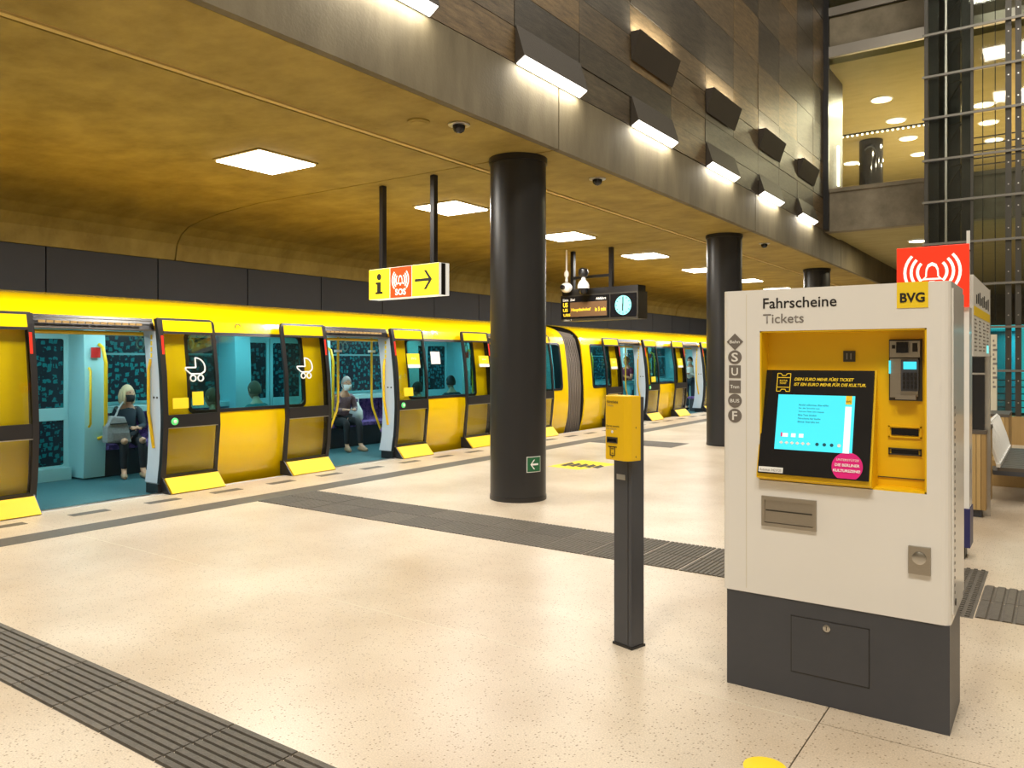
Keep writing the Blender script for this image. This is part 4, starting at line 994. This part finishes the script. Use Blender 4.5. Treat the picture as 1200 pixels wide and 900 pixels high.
# card terminal, coin slot, slots
mb = MB(); mb.box(-.652, -.514, 4.000, 4.012, 1.455, 1.738); ct = mb.build('card_terminal', 'dark_steel', tm_)
mb = MB(); mb.box(-.645, -.52, 3.975, 4.0, 1.655, 1.73).box(-.645, -.60, 3.985, 4.0, 1.47, 1.65).box(-.60, -.53, 3.992, 4.0, 1.655-.18, 1.65); mb.build('terminal_body', 'brushed_steel', ct)
MB().box(-.615, -.565, 3.955, 3.976, 1.675, 1.725).build('card_slot', 'black_gloss', ct); MB().box(-.55, -.53, 3.970, 3.976, 1.68, 1.72).box(-.635, -.622, 3.970, 3.976, 1.695, 1.712).build('slot_mark', 'black_letter', ct)
mb = MB(); mb.box(-.598, -.526, 3.978, 3.992, 1.50, 1.645); kp = mb.build('keypad', 'dark_grey', ct)
MB().box(-.588, -.534, 3.976, 3.979, 1.60, 1.635).build('keypad_display', 'screen_cyan', kp)
for r_ in range(4):
    for q_ in range(4): MB().box(-.590+.0155*q_, -.579+.0155*q_, 3.972, 3.979, 1.512+.020*r_, 1.525+.020*r_).build('key', 'black_frame', kp)
MB().box(-.62, -.535, 3.965, 3.99, 1.462, 1.482).build('card_lip', 'brushed_steel', ct)
MB().box(-.648, -.642, 3.97, 3.985, 1.58, 1.64).build('side_light', 'screen_cyan', ct)
cs = MB().box(-.853, -.80, 4.002, 4.012, 1.634, 1.686).build('coin_slot', 'dark_steel', tm_)
MB().box(-.838, -.834, 3.998, 4.003, 1.645, 1.675).box(-.820, -.816, 3.998, 4.003, 1.645, 1.675).build('slot_light', 'brushed_steel', cs)
for z0, z1, s_ in ((1.284, 1.337, 1), (1.203, 1.235, .5)):
    sl = MB(); 
    for a in ((-.655, -.517, z0, z0+.006), (-.655, -.517, z1-.006, z1), (-.655, -.649, z0, z1), (-.523, -.517, z0, z1)): sl.box(a[0], a[1], 4.002, 4.012, a[2], a[3])
    so_ = sl.build('slot_frame', 'machine_yellow' if s_ == 1 else 'dark_steel', tm_)
    MB().box(-.643, -.529, 4.004, 4.011, z0+.011*s_, z1-.011*s_).build('slot', 'black_gloss', so_)
MB().box(-.70, -.50, 4.004, 4.0105, 1.095, 1.098).build('recess_seam', 'dark_steel', tm_)
# tray, lock plate
mb = MB(); 
for a in ((-1.21, -.95, .955, .972), (-1.21, -.95, .825, .842), (-1.21, -1.195, .842, .955), (-.965, -.95, .842, .955)): mb.box(a[0], a[1], 3.888, 3.902, a[2], a[3])
tr = mb.build('tray_frame', 'brushed_steel', tm_)
MB().prism([(-1.195, 3.900, .955), (-1.195, 3.896, .955), (-1.195, 3.892, .845), (-1.195, 3.900, .842)], (.23, 0, 0)).build('tray_flap', 'brushed_steel', tr)
MB().box(-1.19, -.97, 3.891, 3.8955, .90, .906).build('flap_crease', 'dark_steel', tr)
lk = MB().box(-.556, -.466, 3.885, 3.902, .69, .815).build('lock_plate', 'brushed_steel', tm_, bevel=.003)
m = MB(); m.lathe([(.028, 0), (.028, .008), (.02, .012)], (-.511, 3.885, .765), 20, 'y'); m.build('lock_cap', 'steel', lk)
# lettering
text('Fahrscheine', 'black_letter', tm_, (-1.205, YF, 1.895), width=.345, height=.052, bold=.012)
text('Tickets', 'grey_letter', tm_, (-1.205, YF, 1.822), width=.195, height=.046, bold=.008)
bg = MB().box(-.603, -.477, YF-.003, YF, 1.876, 1.9915).build('yellow_badge', 'sticker_yellow', tm_)
text('BVG', 'black_letter', bg, (-.59, YF-.0035, 1.900), width=.10, height=.044, bold=.03)
def icon(pts, z, txt, w_, h_, m_txt='white_paint'):
    i_ = flat('transit_symbol', 'icon_grey', tm_, pts, (-1.347, YF, z), ux, UZ, .002)
    if txt: text(txt, m_txt, i_, (-1.347-w_/2, YF-.0022, z-h_/2), width=w_, height=h_, bold=.02)
icon(ngon(.042, 4), 1.734, 'Bahn', .052, .016); icon(ngon(.035, 28), 1.656, 'S', .034, .046)
icon([(-.03, -.032), (.03, -.032), (.03, .032), (-.03, .032)], 1.583, 'U', .034, .040); icon([(-.03, -.032), (.03, -.032), (.03, .032), (-.03, .032)], 1.507, 'Tram', .046, .018)
icon(ngon(.035, 28), 1.436, 'BUS', .048, .018); icon(ngon(.035, 28), 1.361, 'F', .026, .044)
# ------------------------------------------------------------------ validator
va = thing('ticket_validator', 'yellow ticket validator box on a dark grey square post', 'ticket validator', (-2.037, 4.096, 0), R(-15.8), local=True)
MB().box(-.069, .069, -.053, .053, .012, 1.43).build('post', 'dark_grey', va, bevel=.006)
MB().box(-.074, .074, -.058, .058, 0, .014).build('foot_plate', 'black_frame', va)
MB().box(.04, .044, -.0545, -.053, .02, 1.07).build('post_groove', 'black_frame', va)
MB().box(-.045, .02, -.0545, -.0525, .955, .985).build('number_plate', 'steel', va)
mb = MB(); zprism(mb, [(-.07, -.11), (-.062, -.128), (-.05, -.132), (.08, -.132), (.10, -.12), (.112, -.10), (.118, -.03), (-.07, -.03)], 1.075, 1.44)
vb = mb.build('validator_box', 'machine_yellow', va, bevel=.005)
text('Fahrscheine', 'black_letter', vb, (-.045, -.1335, 1.397), width=.085, height=.016, bold=.02)
text('Tickets', 'grey_letter', vb, (-.045, -.1335, 1.378), width=.05, height=.012)
text('Bitte hier entwerten', 'black_letter', vb, (-.050, -.1335, 1.262), width=.10, height=.012, bold=.01)
text('Please validate here', 'grey_letter', vb, (-.050, -.1335, 1.248), width=.08, height=.009)
MB().lathe([(.008, 0), (.008, .003)], (-.005, -.132, 1.235), 12, 'y').build('indicator', 'white_plain', vb)
MB().box(-.045, .035, -.137, -.131, 1.172, 1.205).build('ticket_slot', 'dark_steel', vb); MB().box(-.038, .028, -.139, -.136, 1.179, 1.196).build('slot_mouth', 'black_gloss', vb)
mb = MB(); Y_ = -.1335
for a in ((-.035, .030, 1.148, 1.153), (-.022, -.018, 1.100, 1.150), (.012, .016, 1.100, 1.150), (-.022, .016, 1.100, 1.104), (-.012, .006, 1.137, 1.141), (-.008, .002, 1.112, 1.115)): mb.box(a[0], a[1], Y_-.0015, Y_+.001, a[2], a[3])
mb.prism([(-.008, Y_, 1.096), (.002, Y_, 1.096), (-.003, Y_, 1.088)], (0, -.0015, 0)); mb.build('ticket_symbol', 'black_letter', vb)
for z in (1.262, 1.098): MB().lathe([(.006, 0), (.006, .003)], (.112, -.065, z), 10, 'x').build('screw', 'dark_steel', vb)
# ------------------------------------------------------------------ floor sticker and patch
fd = tag(MB().lathe([(.085, .0), (.085, .002), (.08, .003)], (-.975, 3.18, 0), 32).build('floor_sticker', 'sticker_yellow'), 'round yellow sticker on the floor at the bottom picture edge', 'sticker')
ym = thing('floor_patch', 'yellow floor patch with dark streaks behind the large column', 'floor marking', (-6.1, 10.6, 0))  # flat yellow patch on the floor, dark streaks on top
mb = MB(); mb.prism([(-6.42, 10.15, 0), (-5.85, 10.10, 0), (-5.62, 10.95, 0), (-6.35, 11.1, 0)], (0, 0, .002)); mb.build('yellow_field', 'sticker_yellow', ym)
mb = MB()
for k in range(5): mb.prism([(-6.32+.13*k, 10.35+.02*k, .002), (-6.20+.13*k, 10.30+.02*k, .002), (-6.22+.13*k, 10.62, .002), (-6.34+.13*k, 10.74, .002)], (0, 0, .001))
mb.build('dark_streak', 'black_letter', ym)
# ------------------------------------------------------------------ SOS pillar, timetable, stele
sp = thing('sos_pillar', 'white emergency pillar with red bell sign rising behind the ticket machine', 'pillar', (-.87, 7.5, 0))
MB().box(-1.13, -.607, 7.40, 7.66, .10, 2.07).build('pillar_body', 'white_paint', sp)
MB().box(-1.13, -.62, 7.42, 7.66, 2.07, 2.55).build('sign_box', 'white_paint', sp)
MB().box(-1.14, -.605, 7.36, 7.40, 2.07, 2.585).build('red_sign', 'sos_red', sp, bevel=.004)
bell('bell_symbol', 'sign_white', sp, (-.872, 7.359, 2.37), UX, UZ, .30)
text('SOS', 'sign_white', sp, (-.98, 7.358, 2.09), width=.2, height=.08, bold=.03)
MB().box(-1.135, -.600, 7.39, 7.665, .10, .42).build('blue_band', 'blue_band', sp); MB().box(-1.10, -.64, 7.44, 7.62, 0, .10).build('foot', 'dark_steel', sp)
MB().box(-.607, -.6055, 7.50, 7.52, .70, .90).build('dark_stripe', 'grey_letter', sp)
tt = thing('timetable_board', 'white timetable board with yellow band beside the red sign', 'notice board', (-.63, 8.6, 1.67))
MB().box(-.66, -.60, 7.68, 9.60, 1.67, 2.36).build('panel', 'white_plain', tt)
MB().box(-.665, -.595, 9.58, 9.62, .0, 2.37).build('post', 'steel', tt)
mb = MB().box(-.599, -.597, 7.72, 9.55, 2.02, 2.10); mb.build('yellow_band', 'sticker_yellow', tt)
mb = MB()
for k in range(9): mb.box(-.5995, -.598, 7.95+.17*k, 7.95+.17*k+.10, 2.13+.01*(k % 2), 2.21+.02*(k % 3))
mb.build('printed_heading', 'black_letter', tt)['kind'] = 'stuff'
mb = MB()
random.seed(3)
for k in range(9):
    for j in range(4):
        y = 7.78+.46*j; mb.box(-.5995, -.598, y, y+.12+.20*random.random(), 1.98-.033*k, 1.992-.033*k)
mb.build('printed_lines', 'grey_letter', tt)['kind'] = 'stuff'
MB().box(-.599, -.5975, 9.15, 9.4, 1.70, 1.78).build('blue_symbol', 'clock_cyan', tt)
sc = thing('glass_display_case', 'dark glass display case standing on the nearer wooden block', 'display case', (-.73, 10.0, .9))
MB().box(-.80, -.64, 9.5, 10.35, .905, 1.66).build('case', 'black_gloss', sc); MB().box(-.805, -.635, 9.495, 10.355, 1.66, 1.68).build('cap', 'dark_steel', sc)
MB().box(-.81, -.63, 9.49, 9.50, 1.48, 1.50).build('rail', 'steel', sc)  # bar stands in for the lift rail's reflection in the dark glass
se = thing('information_stele', 'slim white sign post standing before the glass lift', 'sign', (-.885, 15, 0))
MB().box(-.93, -.84, 14.97, 15.05, .03, 2.04).build('panel', 'cream_panel', se); MB().box(-.95, -.82, 14.94, 15.08, 0, .03).build('foot', 'steel', se)
mb = MB()
for k in range(11): mb.box(-.895, -.895+.02+.02*((k*7) % 3), 14.968, 14.97, 1.92-.075*k, 1.955-.075*k)
mb.build('printed_marks', 'grey_letter', se)['kind'] = 'stuff'
def block(name, lab, x0, x1, y0, y1, h):
    t = thing(name, lab, 'bench block', ((x0+x1)/2, (y0+y1)/2, 0), 0, 'wood clad blocks')
    MB().box(x0+.04, x1-.04, y0+.04, y1-.04, 0, .08).build('plinth', 'dark_grey', t); MB().box(x0+.015, x1-.015, y0+.015, y1-.015, .08, h-.04).build('core', 'wood_mid', t)
    MB().box(x0-.005, x1+.005, y0-.005, y1+.005, h-.04, h).build('top', 'bench_slate', t)
    nx = round((x1-x0)/.045); w_ = (x1-x0)/nx
    for i in range(nx): MB().box(x0+i*w_+.003, x0+(i+1)*w_-.003, y0, y0+.015, .08, h-.04).build('slat', 'wood_light' if i % 3 != 1 else 'wood_mid', t)
    ny = round((y1-y0)/.09); w_ = (y1-y0)/ny
    for i in range(ny): MB().box(x1-.015, x1, y0+i*w_+.003, y0+(i+1)*w_-.003, .08, h-.04).build('slat', 'wood_mid', t)
    return t
block('wooden_block', 'nearer wood clad block with dark top, right of the ticket machine', -1.10, -.625, 9.43, 10.38, .905)
block('wooden_block', 'farther wood clad block with dark top, behind the white wire backrest', -1.10, -.585, 12.9, 13.8, .87)
bn = thing('platform_bench', 'dark bench with leaning white slatted backrest at the right edge', 'bench', (-.3, 11.6, 0))
MB().box(-.62, .25, 10.42, 12.78, .33, .38).build('seat_frame', 'dark_grey', bn)
for k in range(14): MB().box(-.58, .25, 10.42+.17*k, 10.42+.17*k+.14, .38, .42).build('seat_slat', 'bench_slate', bn, bevel=0)
MB().box(-.74, -.15, 11.9, 12.6, 0, .33).build('pedestal', 'wood_mid', bn); MB().box(-.74, -.15, 10.9, 11.3, .28, .33).build('bracket', 'dark_steel', bn)
for k in range(10):
    y = 10.46+.255*k; MB().tube([(-.57, y, .43), (-.62, y, .62), (-.70, y, .85), (-.73, y, .87)], .022, 6).build('back_slat', 'white_plain', bn)
MB().box(-.59, -.55, 10.40, 12.8, .42, .46).build('back_rail', 'white_plain', bn); MB().box(-.735, -.70, 10.40, 12.8, .84, .87).build('back_rail', 'white_plain', bn)
# ------------------------------------------------------------------ glass lift shaft
LF = 17.8
el = thing('lift_shaft', 'tall dark steel and glass lift shaft at the right edge', 'lift shaft', (-.5, 19, 0))
MB().box(-2.25, 1.6, LF-.02, 19.55, 0, .54).build('plinth', 'wood_mid', el)
for x, w_, mm in ((-2.25, .07, 'dark_steel'), (-1.88, .035, 'steel'), (-1.44, .05, 'dark_steel'), (1.5, .08, 'dark_steel')):
    MB().box(x, x+w_, LF, LF+.08, .54, 12.8).build('post', mm, el)
for x in (-1.26, -1.05, -.5, .0): MB().box(x, x+.015, LF+.3, LF+.315, 2.4, 12.8).build('thin_post', 'black_frame', el)
for x in (-.86, -.70, .3):
    p = MB().box(x, x+.10, LF+.02, LF+.08, .54, 12.8).build('perforated_post', 'dark_steel', el)
    mb = MB()
    for k in range(30): mb.prism([(x+.05+a, LF+.018, .8+.42*k+b) for a, b in ngon(.013, 8)], (0, .004, 0))
    mb.build('bolt_row', 'steel', p)['kind'] = 'stuff'
for k in range(15):
    z = 1.37+.8433*k-.80
    if z > .6: MB().box(-2.28, 1.6, LF-.05, LF-.005, z-.022, z+.022).build('rail', 'rail_metal', el)
for k in range(14):
    z0 = .56+.8433*k
    for x0, x1 in ((-2.18, -1.44), (-1.39, -.86), (-.60, .30), (.40, 1.5)): MB().box(x0, x1, LF-.004, LF+.004, z0+.04, z0+.82).build('pane', 'shaft_glass', el)
MB().box(-2.18, -2.0, LF+.10, 19.5, .54, 12.8).box(-2.0, -1.72, LF+.9, 19.5, .54, 12.8).build('dark_cladding', 'black_frame', el)
MB().box(-1.60, -1.44, LF+.12, LF+.3, .54, 12.8).box(-1.72, -1.66, LF+.5, LF+.6, .54, 12.8).build('mast', 'black_frame', el)
for k in range(13): MB().tube([(-1.84, LF+.25, .9+.85*k), (-1.62, LF+.25, 1.25+.85*k)], .018, 6).tube([(-1.84, LF+.25, 1.25+.85*k), (-1.62, LF+.25, 1.29+.85*k)], .012, 6).build('brace', 'dark_steel', el)
MB().tube([(-1.90, LF+.2, .6), (-1.90, LF+.2, 12.7)], .02, 8).build('guide_rail', 'steel', el)
MB().box(-1.50, -1.44, LF-.10, LF-.05, 3.78, 4.15).build('bracket_lamp', 'white_plain', el)
for k in range(5): MB().box(-1.39, .3, LF+.06, LF+.08, .70+.13*k, .72+.13*k).build('guard_bar', 'black_frame', el)
lc = thing('lift_cabin', 'teal lit glass lift cabin standing at platform level in the shaft', 'lift', (-.2, 18.8, .54))
MB().box(-1.25, 1.3, 18.10, 19.4, .56, .60).build('cabin_floor', 'dark_steel', lc); MB().box(-1.25, 1.3, 18.05, 19.4, 2.22, 2.30).build('cabin_roof', 'lift_cyan', lc)
MB().box(-1.22, 1.28, 18.06, 18.08, .60, 2.22).build('cabin_glass', 'teal_glass', lc); MB().box(-1.25, 1.3, 19.38, 19.42, .60, 2.22).build('cabin_back', 'teal_dark', lc)
MB().box(-.62, -.50, 18.02, 18.05, .60, 2.2).build('lit_frame', 'lift_cyan', lc); MB().box(-1.25, -1.22, 18.02, 18.05, .60, 2.2).build('lit_frame', 'lift_cyan', lc)
al = area('lift_cabin_light', (0, 0, 0), 1.5, .8, 45, (.3, .95, 1)); al.parent = lc; al.location = (0, 0, 1.64)
rl = thing('mezzanine_railing', 'dark horizontal bar railing on the mezzanine seen through the lift', 'railing', (-.9, 19.85, 5.69))
for k in range(5): MB().box(-1.9, 1.6, 19.84, 19.86, 5.85+.15*k, 5.875+.15*k).build('bar', 'black_frame', rl)
for x in (-1.9, -.2, 1.55): MB().box(x, x+.04, 19.83, 19.87, 5.69, 6.5).build('post', 'black_frame', rl)
